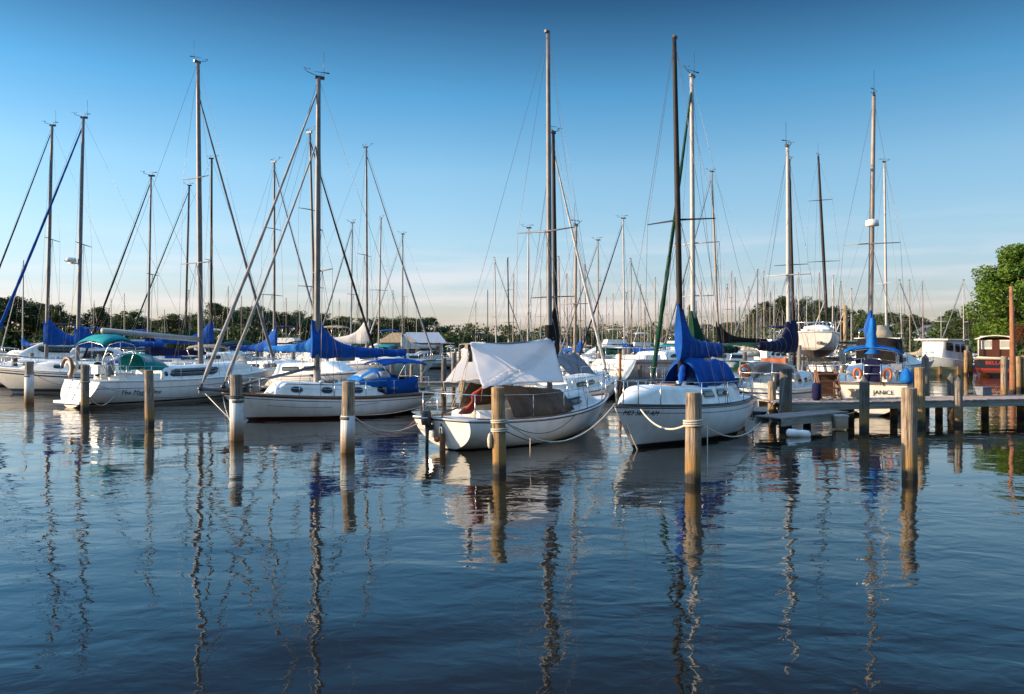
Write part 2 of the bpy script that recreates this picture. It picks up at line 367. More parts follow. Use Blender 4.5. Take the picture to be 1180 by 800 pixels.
# ------------------------------------------------------------------ boats
class Boat:
    def __init__(s, name, label, cat, stern, bow, B=2.6, fb=(.8, .75, 1.05), rB=.9, rS=.3, tw=.7, draft=.45, group=None, z0=0, seg=(26, 13), depth_full=.0, tx=.42):
        s.stern = Vector((stern[0], stern[1], 0)); s.bow = Vector((bow[0], bow[1], 0))
        d = s.bow - s.stern; s.L = d.length; s.h = d.normalized(); mid = (s.bow + s.stern) / 2
        s.root = empty(name, (mid.x, mid.y, z0), atan2(d.y, d.x), label=label, category=cat, group=group)
        s.mid = Vector((mid.x, mid.y, z0)); s.B = B; s.fb = fb; s.rB = rB; s.rS = rS; s.tw = tw; s.draft = draft; s.seg = seg; s.tx = tx
    def loc(s, p):       # world -> boat frame
        q = Vector(p) - s.mid; l = Vector((-s.h.y, s.h.x, 0))
        return Vector((q.dot(s.h), q.dot(l), q.z))
    def wld(s, p):
        l = Vector((-s.h.y, s.h.x, 0))
        return s.mid + s.h * p[0] + l * p[1] + Vector((0, 0, p[2]))
    def t(s, x): return min(1, max(0, (x + s.L / 2) / s.L))
    def hb(s, t):
        t = min(1, max(0, t)); k = s.tx
        f = s.tw + (1 - s.tw) * sin(pi / 2 * t / k) if t < k else 1 - ((t - k) / (1 - k)) ** 2.4
        return s.B / 2 * max(f, .001)
    def sz(s, t):
        a, m, b = s.fb
        return m + (a - m) * ((.38 - t) / .38) ** 2 if t < .38 else m + (b - m) * ((t - .38) / .62) ** 1.7
    def zk(s, t):
        return -s.draft * max(0, sin(pi * min(1, (t + .04) / 1.04))) ** .8 + .05 * (1 - t) if t < .97 else -.1
    def pt(s, t, v, side):
        zs, zk = s.sz(t), s.zk(t)
        z = zs + (zk - zs) * v
        p = lp(3.6, 1.5, max(0, (t - .3) / .7)) if t > .3 else lp(2.6, 3.6, t / .3)
        y = s.hb(t) * max(0, 1 - v ** p) ** .75
        xb = s.L / 2 - s.rB * max(0, 1 - z / s.fb[2]) ** 1.15
        xs = -s.L / 2 + s.rS * (1 - z / s.fb[0])
        return Vector((xs + (xb - xs) * t, side * y, z))
    def at(s, x, v, side):    # hull surface point by x
        t = s.t(x)
        for _ in range(6): t += (x - s.pt(t, v, side).x) / s.L
        return s.pt(t, v, side), t
    def hull(s, mat, rail=None, railr=.022):
        nt_, nv = s.seg
        m = MB()
        for side in (1, -1):
            rows = []; uvs = []
            for i in range(nt_ + 1):
                t = i / nt_
                t = t ** 1.0
                rows.append([s.pt(t, j / nv, side) for j in range(nv + 1)])
                uvs.append([(t, s.sz(t) - rows[-1][j].z) for j in range(nv + 1)])
            m.grid(rows, 0, True, flip=(side < 0), uv=uvs)
        ring = [s.pt(0, j / nv, 1) for j in range(nv + 1)] + [s.pt(0, j / nv, -1) for j in range(nv - 1, -1, -1)]
        o = m.add(ring, [tuple(range(len(ring)))], 0, False, [(0, s.sz(0) - p.z + .0) for p in ring])
        h = m.build('hull', mat, s.root)
        s.hullobj = h
        if rail:
            m = MB()
            pts = [s.pt(i / 24, 0, 1) + Vector((0, .006, 0)) for i in range(25)] + [s.pt(i / 24, 0, -1) - Vector((0, .006, 0)) for i in range(23, -1, -1)]
            m.tube(pts, railr, 6, closed=True)
            m.build('rub_rail', rail, s.root)
        return h
    def dz(s, x): return s.sz(s.t(x))
    def deck(s, mat=None, cockpit=None, toe=True):
        n = 24; ys = (-.97, -.6, -.3, 0, .3, .6, .97)
        m = MB(); rows = []
        ck = cockpit
        for i in range(n + 1):
            t = i / n; x = s.pt(t, 0, 1).x; b = s.hb(t)
            rows.append([Vector((x, y * b, s.sz(t) - .012 + .06 * (1 - y * y) * min(1, b))) for y in ys])
        def skip(i, j):
            return ck and ck[0] <= rows[i][0].x and rows[i + 1][0].x <= ck[1] and 1 <= j <= 4
        m.grid(rows, 0, True, flip=True, skip=skip)
        m.build('deck', mat or DECK, s.root)
        if toe:
            for side in (1, -1):
                mm = MB(); pts = []
                for i in range(1, 25):
                    t = i / 24.5; p = s.pt(t, 0, side); pts.append(Vector((p.x, side * max(0.01, s.hb(t) - .05), p.z + .03)))
                mm.tube(pts, .022, 5); mm.build('toe_rail', toe if not isinstance(toe, bool) else GEL, s.root)
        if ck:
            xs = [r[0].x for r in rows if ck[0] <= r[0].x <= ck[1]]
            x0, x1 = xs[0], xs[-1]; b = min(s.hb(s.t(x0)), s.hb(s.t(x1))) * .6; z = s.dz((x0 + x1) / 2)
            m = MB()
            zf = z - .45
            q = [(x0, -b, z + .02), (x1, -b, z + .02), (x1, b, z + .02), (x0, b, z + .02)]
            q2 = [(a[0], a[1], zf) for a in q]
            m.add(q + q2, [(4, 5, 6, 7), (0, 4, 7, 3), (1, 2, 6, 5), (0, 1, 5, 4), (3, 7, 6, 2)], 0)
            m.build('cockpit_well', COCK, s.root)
            m = MB()
            pts = [(x1, -b - .12, z + .02), (x0 + .2, -b - .08, z + .02), (x0, -b * .7, z + .02), (x0, b * .7, z + .02), (x0 + .2, b + .08, z + .02), (x1, b + .12, z + .02)]
            rows2 = []
            for p in pts:
                inw = Vector((0, -1 if p[1] > 0 else 1, 0)) * .12
                p = Vector(p)
                rows2.append([p, p + inw * .25 + Vector((0, 0, .24)), p + inw * .9 + Vector((0, 0, .24)), p + inw * 1.1 + Vector((0, 0, -.05))])
            m.grid(rows2, 0, False, flip=False); m.build('cockpit_coaming', GEL, s.root)
    # cabin trunk
    def cabin(s, x0, x1, wf=.62, h=.42, front=.8, back=.06, mat=None, name='cabin', wmax=9, tumble=.9, crown=.07, hf=None):
        s.cb = dict(x0=x0, x1=x1, wf=wf, h=h, front=front, back=back, wmax=wmax, tumble=tumble, crown=crown, hf=hf if hf is not None else h)
        n = 28; m = MB(); rows = []
        for i in range(n + 1):
            x = lp(x0, x1, i / n)
            rows.append([s.cpt(x, f, -1) for f in (0, .5, .88, 1)] + [s.ctop(x, y) for y in (-.5, 0, .5)] + [s.cpt(x, f, 1) for f in (1, .88, .5, 0)])
        m.grid(rows, 0, True, flip=True)
        m.add(rows[0], [tuple(range(len(rows[0])))], 0, False)
        c = m.build(name, mat or GEL, s.root)
        s.cabobj = c
        return c
    def ch(s, x):
        c = s.cb; k = 1
        if x > c['x1'] - c['front']: k = max(0, (c['x1'] - x) / c['front']); k = k ** .8
        if x < c['x0'] + c['back']: k = min(k, .75 + .25 * (x - c['x0']) / c['back'])
        hh = lp(c['h'], c['hf'], (x - c['x0']) / (c['x1'] - c['x0']))
        return hh * k + .015
    def cw(s, x):
        return min(s.hb(s.t(x)) * s.cb['wf'], s.cb['wmax'], s.hb(s.t(x)) - .12)
    def cpt(s, x, f, side):
        w_ = max(.02, s.cw(x)); h = s.ch(x)
        return Vector((x, side * w_ * lp(1, s.cb['tumble'], f) * (1 if f < .95 else .96), s.dz(x) + h * f))
    def ctop(s, x, y):
        w_ = s.cw(x) * s.cb['tumble'] * .96
        return Vector((x, y * w_, s.dz(x) + s.ch(x) + s.cb['crown'] * (1 - y * y)))
    def window(s, x0, x1, f0, f1, side, rnd=.3, slant=0, name='window', mat=None, frame=None, off=.012):
        """a pane set proud of the cabin side, its outline in side coordinates"""
        cx, cf = (x0 + x1) / 2, (f0 + f1) / 2; hx, hf = (x1 - x0) / 2, (f1 - f0) / 2
        def outline(k, o):
            pts = []
            n = 20
            for i in range(n):
                a = 2 * pi * i / n + pi / 20
                e = lp(.15, 1, rnd)
                ca, sa = cos(a), sin(a)
                px_ = (abs(ca) ** e) * (1 if ca > 0 else -1); pf = (abs(sa) ** e) * (1 if sa > 0 else -1)
                x = cx + hx * px_ + (k if px_ > 0 else -k) * abs(px_); f = cf + hf * pf + (k / max(.1, s.ch(cx))) * pf
                x += slant * (f - cf)
                p = s.cpt(x, f, side); p.y += side * o
                pts.append(p)
            return pts
        if rnd < .35:      # long panes follow the curve of the side in narrow strips
            def strip(grow, o, th):
                rows = []; nn = 14
                for i in range(nn + 1):
                    u = i / nn; x = lp(x0 - grow, x1 + grow, u); g = grow / max(.1, s.ch(cx))
                    k = 1 - .45 * max(0, (abs(2 * u - 1) - .9) / .1) ** 2
                    row = []
                    for q in (0, 1 / 3, 2 / 3, 1):
                        f = cf + (q * 2 - 1) * (hf + g) * k
                        p = s.cpt(x + slant * (f - cf), f, side); p.y += side * o; row.append(p)
                    rows.append(row)
                m = MB(); m.sheet(rows, th); return m
            if frame is not None: strip(.03, off * .5, .006).build(name + '_frame', frame, s.cabobj)
            return strip(0, off + .004, .006).build(name, mat or GLASS, s.cabobj)
        if frame is not None:
            m = MB(); a = outline(.022, off * .6); b = outline(.022, -.01); n = len(a)
            m.add(a + b, [tuple(range(n)) if side < 0 else tuple(reversed(range(n)))] + [(i, (i + 1) % n, n + (i + 1) % n, n + i) for i in range(n)])
            fr = m.build(name + '_frame', frame, s.cabobj)
        m = MB(); a = outline(0, off); b = outline(0, 0); n = len(a)
        m.add(a + b, [tuple(range(n)) if side < 0 else tuple(reversed(range(n)))] + [(i, (i + 1) % n, n + (i + 1) % n, n + i) for i in range(n)])
        return m.build(name, mat or GLASS, s.cabobj)
    # rig
    def mast(s, base_px, top, zbase=None, xm=None, r=(.085, .055), mat=ALU, spreaders=((.55, .9),), head='full', sp_tilt=0.0, sides=10, name='mast'):
        """top = (px, py) of the masthead in the photo; xm = boat x of the mast; the mast rakes to reach the measured top"""
        s.xm = xm
        zb = zbase if zbase is not None else s.dz(xm)
        bw = s.wld((xm, 0, zb))
        Y = bw.y
        tw = Vector((X(top[0], Y), Y, Z(top[1], Y)))
        a = Vector((xm, 0, zb)); b = s.loc(tw)
        s.ma, s.mb = a, b
        d = b - a
        m = MB()
        k = 10
        m.tube([a + d * (i / k) for i in range(k + 1)], [lp(r[0], r[1], max(0, i / k - .5) * 2) for i in range(k + 1)], sides)
        mo = m.build(name, mat, s.root); s.mastobj = mo
        s.tips = []
        for fr, wd in spreaders:
            c = a + d * fr
            l = c + Vector((-.18, wd, sp_tilt * wd)); rr = c + Vector((-.18, -wd, sp_tilt * wd))
            m = MB(); m.tube([l, c + Vector((-.09, .03, .02)), rr], [.016, .03, .016], 6)
            m.build('spreader', mat, mo); s.tips.append((l, rr))
        if head:
            m = MB()
            m.box(b + Vector((-.04, 0, .02)), (.34, .09, .10) if head != 'plain' else (.19, .07, .07), 0)
            if head == 'full' or head == 'wind':
                m.tube([b + Vector((.0, 0, .05)), b + Vector((.42, 0, .16)), b + Vector((.44, 0, .26))], .012, 5)
                for q in range(3):
                    an = q * 2.1 + b.x
                    m.tube([b + Vector((.44, 0, .26)), b + Vector((.44 + .09 * cos(an), .09 * sin(an), .26)), b + Vector((.44 + .12 * cos(an), .12 * sin(an), .24))], [.006, .006, .025], 5)
                m.tube([b + Vector((-.1, 0, .05)), b + Vector((-.1, 0, .2)), b + Vector((-.1, 0, .22))], .01, 5)
                m.tube([b + Vector((-.36, .1, .2)), b + Vector((-.1, 0, .22)), b + Vector((.14, -.08, .23))], [.028, .01, .008], 5)
            if head == 'full':
                m.tube([b + Vector((-.2, 0, .05)), b + Vector((-.2, 0, .95))], .008, 4)
            m.build('masthead_fitting', BLACK, mo)
        return mo
    def mz(s, z):    # point on the mast at boat height z
        f = (z - s.ma.z) / (s.mb.z - s.ma.z); return s.ma + (s.mb - s.ma) * f
    def mf(s, f): return s.ma + (s.mb - s.ma) * f
    def stays(s, fore=True, back=True, shroud=True, lower=True, r=.006, xb=None, ztop=1.0, single=False, mat=None):
        mat = mat or WIRE
        bowp = s.pt(.985, 0, 1); bowp.y = 0; sp = s.pt(0, 0, 1); sp = Vector((sp.x + .05, 0, sp.z))
        allm = MB()
        def put(name, pts):
            m = allm if single else MB()
            m.tube(pts, r, 4 if single else 5)
            if not single: m.build(name, mat, s.root)
        if fore: put('forestay', [bowp + Vector((0, 0, .03)), s.mf(ztop)])
        if back: put('backstay', [sp, s.mb])
        if shroud:
            for k, side in ((0, 1), (1, -1)):
                cp = Vector((s.xm - .15, side * (s.hb(s.t(s.xm)) - .06), s.dz(s.xm) + .02))
                pts = [cp] + [tp[k] for tp in s.tips] + [s.mf(.985)]
                put('shroud', pts)
                if lower and s.tips:
                    c = (s.tips[0][0] + s.tips[0][1]) / 2
                    put('lower_shroud', [cp + Vector((-.4, 0, 0)), c])
                    put('lower_shroud', [cp + Vector((.45, 0, 0)), c])
        if single: allm.build('rigging', mat, s.root)
    def furled(s, top, bot, r=.055, mat=SAILW, name='furled_jib', drum=True, tipcol=None, wave=.12):
        a, b = Vector(bot), Vector(top); m = MB(); n = 40
        pts = []; rs = []
        for i in range(n + 1):
            f = i / n
            pts.append(a.lerp(b, f) + Vector((0, 0, -.12 * sin(pi * f))))
            k = min(1, f * 18 + .25) * (1 - .62 * f)
            rs.append(r * k * (1 + wave * sin(f * 55) * (1 - f) + wave * .5 * sin(f * 131)))
        m.tube(pts, rs, 8)
        o = m.build(name, mat, s.root)
        if drum:
            m = MB(); d = (b - a).normalized()
            m.tube([a - d * .22, a - d * .2, a - d * .1, a - d * .09, a + d * .02], [.03, .085, .085, .04, .04], 10)
            m.build('furler_drum', BLACK, o)
        return o
    def boom(s, z, length, r=.055, mat=None, drop=0.0, yaw=0.0):
        a = s.mz(z) + Vector((-.1, 0, 0)); b = a + Vector((-length * cos(yaw), length * sin(yaw), -drop))
        m = MB(); m.tube([a, b], r, 8)
        s.ba, s.bb = a, b
        return m.build('boom', mat or ALU, s.root)
    def cover(s, mat, h0=1.2, h1=.22, th=.13, fall=7.0, bag=.16, parent=None, len_k=1.0, front=.16, wr=.02):
        """stack-pack style sail cover: climbs the mast, tapers aft along the boom, sagging between its ties"""
        m = MB(); rows = []; near_ = s.seg[0] > 12; n = 80 if near_ else 30; ring = 24 if near_ else 12
        for i in range(n + 1):
            f = i / n
            p = s.ba.lerp(s.bb, f * len_k)
            if i == 0: p = p + Vector((.1 + front, 0, 0))
            up = h1 * (1 - .45 * f) + h0 * exp(-f * fall)
            dn = bag * (1 - .35 * f) + .03 * sin(f * 17) ** 2
            t2 = th * (1 - .35 * f) * (1 + .14 * sin(f * 24 + .5)) * (1 + .3 * exp(-f * 10))
            if i in (0,): t2 *= .5
            if i == n: up *= .5; dn *= .5; t2 *= .5
            row = []
            for k in range(ring):
                a = 2 * pi * k / ring
                zc = (up - dn) / 2; zh = (up + dn) / 2
                zz = zc + zh * cos(a)
                q = 1 - .55 * max(0, cos(a)) * min(1, up * .9)
                wob = 1 + wr * 7 * noise.noise(Vector((f * 9, a * 1.5, s.L))) + (wr * 5 * noise.noise(Vector((f * 38, a * 1.2 + f * 9, s.L * 2))) + wr * 3.2 * noise.noise(Vector((f * 14 + a * 2, a * 5, 7))) if near_ else 0)
                # lean with the mast at the foot of the climb
                fz = max(0, zz)
                lean = (s.mz(p.z + fz) - s.mz(p.z)) if f < .25 else Vector((0, 0, fz))
                row.append(p + Vector((lean.x * 1.0 if f < .25 else 0, sin(a) * t2 * q * wob + (lean.y if f < .25 else 0), zz)))
            row.append(row[0])
            rows.append(row)
        m.grid(rows, 0, True, flip=True)
        m.add(rows[0][:-1], [tuple(range(ring))]); m.add(rows[-1][:-1], [tuple(reversed(range(ring)))])
        co = m.build('sail_cover', mat, parent or s.root)
        if near_:
            for j in range(1, n - 1):
                if j % 13 == 5: mm = MB(); mm.tube([Vector(q_) + Vector((0, .004 if q_.y > rows[j][0].y else -.004, 0)) for q_ in rows[j][:-1]], .011, 4, closed=True); mm.build('cover_tie', WIRE, co)
        return co
    def dodger(s, x0, x1, w_, h, mat, z=None, glass=True, base=.0):
        z = z if z is not None else s.dz(x0) + .35
        rows = []
        for i in range(9):
            f = i / 8; x = lp(x1, x0, f)
            hh = h * sin(pi / 2 * min(1, .18 + f * 1.1)) ** .8
            row = []
            for k in range(15):
                a = pi * k / 14
                y = -cos(a); e = abs(y) ** .8 * (1 if y > 0 else -1)
                row.append(Vector((x, e * w_ * lp(.88, 1, f), z + hh * sin(a) ** .55)))
            rows.append(row)
        m = MB(); m.sheet(rows, .02); d = m.build('dodger', mat, s.root)
        if glass:
            for (i0, i1, k0, k1) in ((1, 5, 1, 4), (1, 5, 5, 9), (1, 5, 10, 13), (5, 8, 1, 4), (5, 8, 10, 13)):
                mm = MB(); g = [[rows[i][k] for k in range(k0, k1 + 1)] for i in range(i0, i1 + 1)]
                cen = Vector((x1, 0, z))
                g2 = []
                for r_ in g:
                    g2.append([p + Vector((.015, (.02 if p.y > 0 else -.02), .02)) for p in r_])
                # shrink pane towards its middle
                c = sum((p for r_ in g2 for p in r_), Vector()) / sum(len(r_) for r_ in g2)
                g2 = [[c.lerp(p, .84) + (p - c).normalized() * 0 for p in r_] for r_ in g2]
                mm.sheet(g2, .006); mm.build('dodger_window', VINYL, d)
        return d
    def bimini(s, x0, x1, w_, z, mat, camber=.16, legs=True, zleg=None, droop=.1, flap=0.0, tilt=0):
        rows = []
        for i in range(11):
            f = i / 10; x = lp(x0, x1, f); row = []
            end = droop * (abs(2 * f - 1) ** 3)
            for k in range(11):
                y = -1 + k / 5
                row.append(Vector((x, y * w_, z + tilt * (x - x0) + camber * (1 - abs(y) ** 2.6) - end - .015 * sin(f * pi * 3) ** 2)))
            if flap: row = [row[0] + Vector((0, -.02, -flap))] + row + [row[-1] + Vector((0, .02, -flap))]
            rows.append(row)
        m = MB(); m.sheet(rows, .02); b = m.build('bimini_canopy', mat, s.root)
        if legs:
            zl = zleg if zleg is not None else s.dz(x0) + .1
            xm_ = (x0 + x1) / 2
            for xx in (x0 + .05, xm_, x1 - .05):
                fo = .35 * (xx - xm_)
                zt = z + tilt * (xx - x0) - (.0 if xx == xm_ else droop) - .03
                mm = MB()
                mm.tube([(xm_ + fo, -w_ + .04, zl), (xx, -w_ + .04, zt - .06), (xx, -w_ * .8, zt + camber * .4), (xx, 0, zt + camber - .01), (xx, w_ * .8, zt + camber * .4), (xx, w_ - .04, zt - .06), (xm_ + fo, w_ - .04, zl)], .014, 6)
                mm.build('bimini_bow', STEEL, b)
        return b
    def pulpit(s, h=.6, back=1.1, r=.015):
        m = MB()
        tb = s.t(s.L / 2 - back)
        def e(t, z): p = s.pt(t, 0, 1); return p, Vector((p.x, s.hb(t) - .06, p.z + z))
        tip = s.pt(.995, 0, 1)
        pts = []
        for sd in (1, -1):
            ps = [Vector((s.pt(tt, 0, 1).x, sd * max(.12, s.hb(tt) - .06), s.sz(tt) + h)) for tt in (tb, (tb + 1) / 2, .985)]
            pts += ps if sd == 1 else ps[::-1]
        m.tube(pts, r, 6)
        for sd in (1, -1):
            for tt in (tb, (tb + 1) / 2, .97):
                b = Vector((s.pt(tt, 0, 1).x, sd * max(.08, s.hb(tt) - .07), s.sz(tt)))
                m.tube([b, Vector((b.x + .02, sd * max(.12, s.hb(tt) - .06), b.z + h))], r, 6)
        m.build('pulpit', STEEL, s.root)
    def pushpit(s, h=.6, ln=.8, r=.015, gap=False):
        m = MB(); t1 = s.t(-s.L / 2 + ln)
        x0 = s.pt(0, 0, 1).x + .08; b0 = s.hb(0) - .08
        base = [(t1, 1), (.03, 1), (.03, -1), (t1, -1)]
        P = [Vector((s.pt(t, 0, 1).x + (.05 if t < .1 else 0), sd * (s.hb(t) - .08), s.sz(t))) for t, sd in base]
        up = Vector((0, 0, h))
        m.tube([p + up for p in P], r, 6)
        for p in P: m.tube([p, p + up], r, 6)
        m.build('pushpit', STEEL, s.root)
    def lifelines(s, n=4, h=.6, r=.006, back=.8, fwd=1.1, mids=True, posts=True):
        ta, tb = s.t(-s.L / 2 + back), s.t(s.L / 2 - fwd)
        for sd in (1, -1):
            tops = []
            for i in range(n + 2):
                t = lp(ta, tb, i / (n + 1)); p = Vector((s.pt(t, 0, 1).x, sd * (s.hb(t) - .07), s.sz(t)))
                tops.append(p + Vector((0, 0, h)))
                if posts and 0 < i < n + 1:
                    m = MB(); m.tube([p, p + Vector((0, 0, h))], .013, 6); m.box(p + Vector((0, 0, .015)), (.08, .06, .03)); m.build('stanchion', STEEL, s.root)
            m = MB(); m.tube(tops, r, 5); m.build('lifeline', STEEL, s.root)
            if mids:
                m = MB(); m.tube([p - Vector((0, 0, h * .5)) for p in tops], r, 5); m.build('lifeline', STEEL, s.root)
    def hatch(s, x, y, dx, dy, z, mat=None, name='hatch'):
        m = MB(); m.box((x, y, z + .03), (dx, dy, .06), 0, 0, .94); return m.build(name, mat or GLASS, s.root)
    def winch(s, x, y, z):
        m = MB(); m.tube([(x, y, z), (x, y, z + .02), (x, y, z + .07), (x, y, z + .13), (x, y, z + .15)], [.08, .08, .05, .065, .06], 12); return m.build('winch', STEEL, s.root)
    def text(s, x, drop, side, body, mat, size, shear=0):
        """lettering that follows the curve of the topsides, its middle DROP metres under the deck edge"""
        me = letter_mesh(body, size, shear, .002); me.materials.clear(); me.materials.append(mat)
        dirx = 1 if side < 0 else -1
        for vt in me.vertices:
            xx = x + dirx * vt.co.x; z = s.dz(xx) - drop + vt.co.y
            v = .2
            for _ in range(12):
                p, t = s.at(xx, v, side); v = min(.98, max(0, v + (p.z - z) / (s.sz(t) - s.zk(t))))
            p, t = s.at(xx, v, side)
            vt.co = Vector((p.x, p.y + side * (.010 + vt.co.z), p.z))
        me.update()
        o = bpy.data.objects.new('hull_lettering', me); sc.collection.objects.link(o); o.parent = s.root
        return o

def xat(b, px, y=0.0):
    l = Vector((-b.h.y, b.h.x)); k = (px - CX) / F
    return (k * (b.mid.y + l.y * y) - b.mid.x - l.x * y) / (b.h.x - k * b.h.y)
def world(mb, name, mats, loc, **props):
    o = mb.build(name, mats, None, **{k: v for k, v in props.items() if v})
    o.data.transform(Matrix.Translation(-Vector(loc))); o.location = loc
    return o

# ------------------------------------------------------------------ water and land
WATER, t, b = newmat('harbour_water')
b.inputs['Base Color'].default_value = (.012, .010, .007, 1)
b.inputs['Roughness'].default_value = .012
b.inputs['IOR'].default_value = 1.72
b.inputs['Specular Tint'].default_value = (.74, 1.0, 1.08, 1)
tc = nd(t, 'ShaderNodeNewGeometry')
def wave(scale, dist, st, rot, detail, prev=None, amp=None, dstn=.6):
    mp = nd(t, 'ShaderNodeMapping'); mp.inputs['Scale'].default_value = st; mp.inputs['Rotation'].default_value = (0, 0, radians(rot))
    t.links.new(tc.outputs['Position'], mp.inputs[0])
    n = nd(t, 'ShaderNodeTexNoise'); n.inputs['Scale'].default_value = scale; n.inputs['Detail'].default_value = detail
    n.inputs['Roughness'].default_value = .45; n.inputs['Distortion'].default_value = dstn
    t.links.new(mp.outputs[0], n.inputs['Vector'])
    bp = nd(t, 'ShaderNodeBump'); bp.inputs['Distance'].default_value = dist; bp.inputs['Strength'].default_value = 1
    if amp is not None:
        mu = nd(t, 'ShaderNodeMath', operation='MULTIPLY'); t.links.new(n.outputs[0], mu.inputs[0]); t.links.new(amp, mu.inputs[1]); t.links.new(mu.outputs[0], bp.inputs['Height'])
    else: t.links.new(n.outputs[0], bp.inputs['Height'])
    if prev: t.links.new(prev.outputs[0], bp.inputs['Normal'])
    return bp
pn = nd(t, 'ShaderNodeTexNoise'); pn.inputs['Scale'].default_value = .09; pn.inputs['Detail'].default_value = 3
t.links.new(tc.outputs['Position'], pn.inputs['Vector'])
pr = nd(t, 'ShaderNodeMapRange'); pr.inputs[1].default_value = .35; pr.inputs[2].default_value = .65; pr.inputs[3].default_value = .25; pr.inputs[4].default_value = 1.6
t.links.new(pn.outputs[0], pr.inputs[0])
w1 = wave(.35, .05, (.6, 1, 1), 12, 1)
w2 = wave(1.3, .018, (.55, 1, 1), -8, 2, w1, pr.outputs[0])
w3 = wave(4.4, .0048, (.75, 1, 1), 20, 3, w2, pr.outputs[0])
t.links.new(w3.outputs[0], b.inputs['Normal'])
m = MB(); m.add([(-3000, -60, 0), (3000, -60, 0), (3000, 5000, 0), (-3000, 5000, 0)], [(0, 1, 2, 3)])
wt = m.build('water', WATER); wt['kind'] = 'structure'; wt['label'] = 'rippled dark blue harbour water reflecting masts and sky'

SHORE = noisy('shore_grass', (.07, .09, .03), (.13, .11, .06), .08, .95, detail=8)
m = MB()
def land(poly, z):
    n = len(poly)
    m.add([(x, y, z) for x, y in poly] + [(x + (0), y, -1) for x, y in poly], [tuple(range(n))] + [(i, n + i, n + (i + 1) % n, (i + 1) % n) for i in range(n)])
land([(-3000, 150), (-90, 150), (-45, 172), (-12, 240), (30, 250), (42, 200), (46, 130), (47, 82), (52, 66), (70, 62), (3000, 62), (3000, 4900), (-3000, 4900)], .75)
g = m.build('ground', SHORE); g['kind'] = 'structure'; g['label'] = 'low green shore beyond the marina'

# ------------------------------------------------------------------ piles
def pile(label, px, base_py, top_py, wpx, mat, sleeve=None, pointed=False, name='mooring_pile', group='mooring piles standing in the slips', lean=0, Y=None, cap=None):
    Y = Y or F * EYE / (base_py - HY)
    x = X(px, Y); zt = Z(top_py, Y); r = wpx / F * Y / 2
    n, k = 20, 26; sd = px * .37
    if not lean: lean = .016 * sin(px * 1.7)
    m = MB(); rows = []
    z0 = -1.2
    for i in range(k + 1):
        z = lp(z0, zt, i / k); row = []
        for j in range(n):
            a = 2 * pi * j / n
            rr = r * (1.02 - .05 * i / k) * (1 + .09 * noise.noise(Vector((cos(a) * 1.3 + sd, sin(a) * 1.3, z * .8))) + (.05 if i > 3 else .03) * noise.noise(Vector((cos(a) * 5 + sd, sin(a) * 5, z * .3))))
            row.append(Vector((cos(a) * rr + lean * z, sin(a) * rr, z)))
        rows.append(row)
    top = rows[-1]
    rr_ = [r_ + [r_[0]] for r_ in rows]
    m.grid(rr_, 0, True)
    if pointed:
        tip = Vector((lean * zt, 0, zt + r * 1.3)); vs = top + [tip]
        m.add(vs, [(j, (j + 1) % n, n) for j in range(n)], 1, False)
    else:
        c = [p.lerp(Vector((lean * zt, 0, zt)), .12) + Vector((0, 0, .015)) for p in top]
        m.add(top + c, [(j, (j + 1) % n, n + (j + 1) % n, n + j) for j in range(n)] + [tuple(n + j for j in range(n))], 1, False)
    o = m.build(name, [mat, WDARK if pointed else mat])
    o.location = (x, Y, 0); o.rotation_euler = (0, 0, 0)
    o['label'] = label; o['category'] = 'piling'; o['group'] = group
    if sleeve:
        m = MB(); a, b_ = Z(sleeve[0], Y), max(Z(sleeve[1], Y), -.3)
        m.tube([(lean * a, 0, a + .004), (lean * a, 0, a), (0, 0, b_)], [r * .95, r * 1.09, r * 1.09], 24)
        m.build('sleeve', PVC, o)
        m = MB(); m.tube([(0, 0, a - .02), (0, 0, a - .09)], r * 1.12, 20); m.build('band', WDARK, o)
    if cap:
        m = MB(); m.tube([(0, 0, zt - .10), (0, 0, zt + .03), (0, 0, zt + .06)], [r * 1.06, r * 1.06, r * .6], 18); m.build('cap', cap, o)
    return x, Y, zt, r
P1 = pile('slim pile with white sleeve standing before the sloop with two dark hull stripes', 33.5, 464, 417, 9, WGREY, sleeve=(432, 466))
P2 = pile('plain grey pile at the rounded stern of the lettered sloop', 98, 473, 421, 9, WGREY)
P3 = pile('weathered brown pile standing at the end of the lettering on the sloop', 172.5, 490, 427, 10, WPALE)
P4 = pile('pile with long white sleeve beneath the bowsprit of the blue-covered cutter', 273, 507, 432, 14, WGREY, sleeve=(460, 512))
P5 = pile('pile with white sleeve in front of the blue-covered cutter hull', 400.5, 521, 440, 15, WPALE, sleeve=(479, 523))
P6 = pile('rope-wrapped pile in front of the tarp-covered boat', 575.5, 545, 447, 16, WGOLD)
P7 = pile('grey-brown pile wrapped in white rope in front of the white sloop with the blue cover', 798.5, 556, 453, 18, WPALE)
P8 = pile('stout pale pile with rust-stained foot standing in open water before the dock', 1048, 552, 448, 17, WPALE)
P9 = pile('yellowish pile close behind the stout pale pile with the rusty foot', 1060.5, 491, 424, 11, WGOLD)
P10 = pile('big weathered double-thickness pile at the end of the finger pier', 905, 492, 425, 14.5, WDARK, lean=.01, pointed=False)
P11 = pile('shorter pile with sunlit side beside the big weathered pile', 890, 487, 440, 9, WPALE)
P12 = pile('dark pointed dock pile in front of the lettered transom', 996, 497, 441, 11, WDARK, pointed=True)
P13 = pile('pointed grey pile in front of the dock edge, facing open water', 1104.5, 491, 439, 9.5, WGREY, pointed=True)
P14 = pile('black-topped pointed pile just behind the dock beside its grey twin', 1096, 480, 435, 8, WDARK, pointed=True)
pile('grey-brown pile with dark top rising behind the yellowish pile', 1067, 474, 413, 8, WGREY, pointed=True)
pile('grey pile with sunlit edge standing across the brown boat transom', 1157, 460, 411, 7, WPALE)
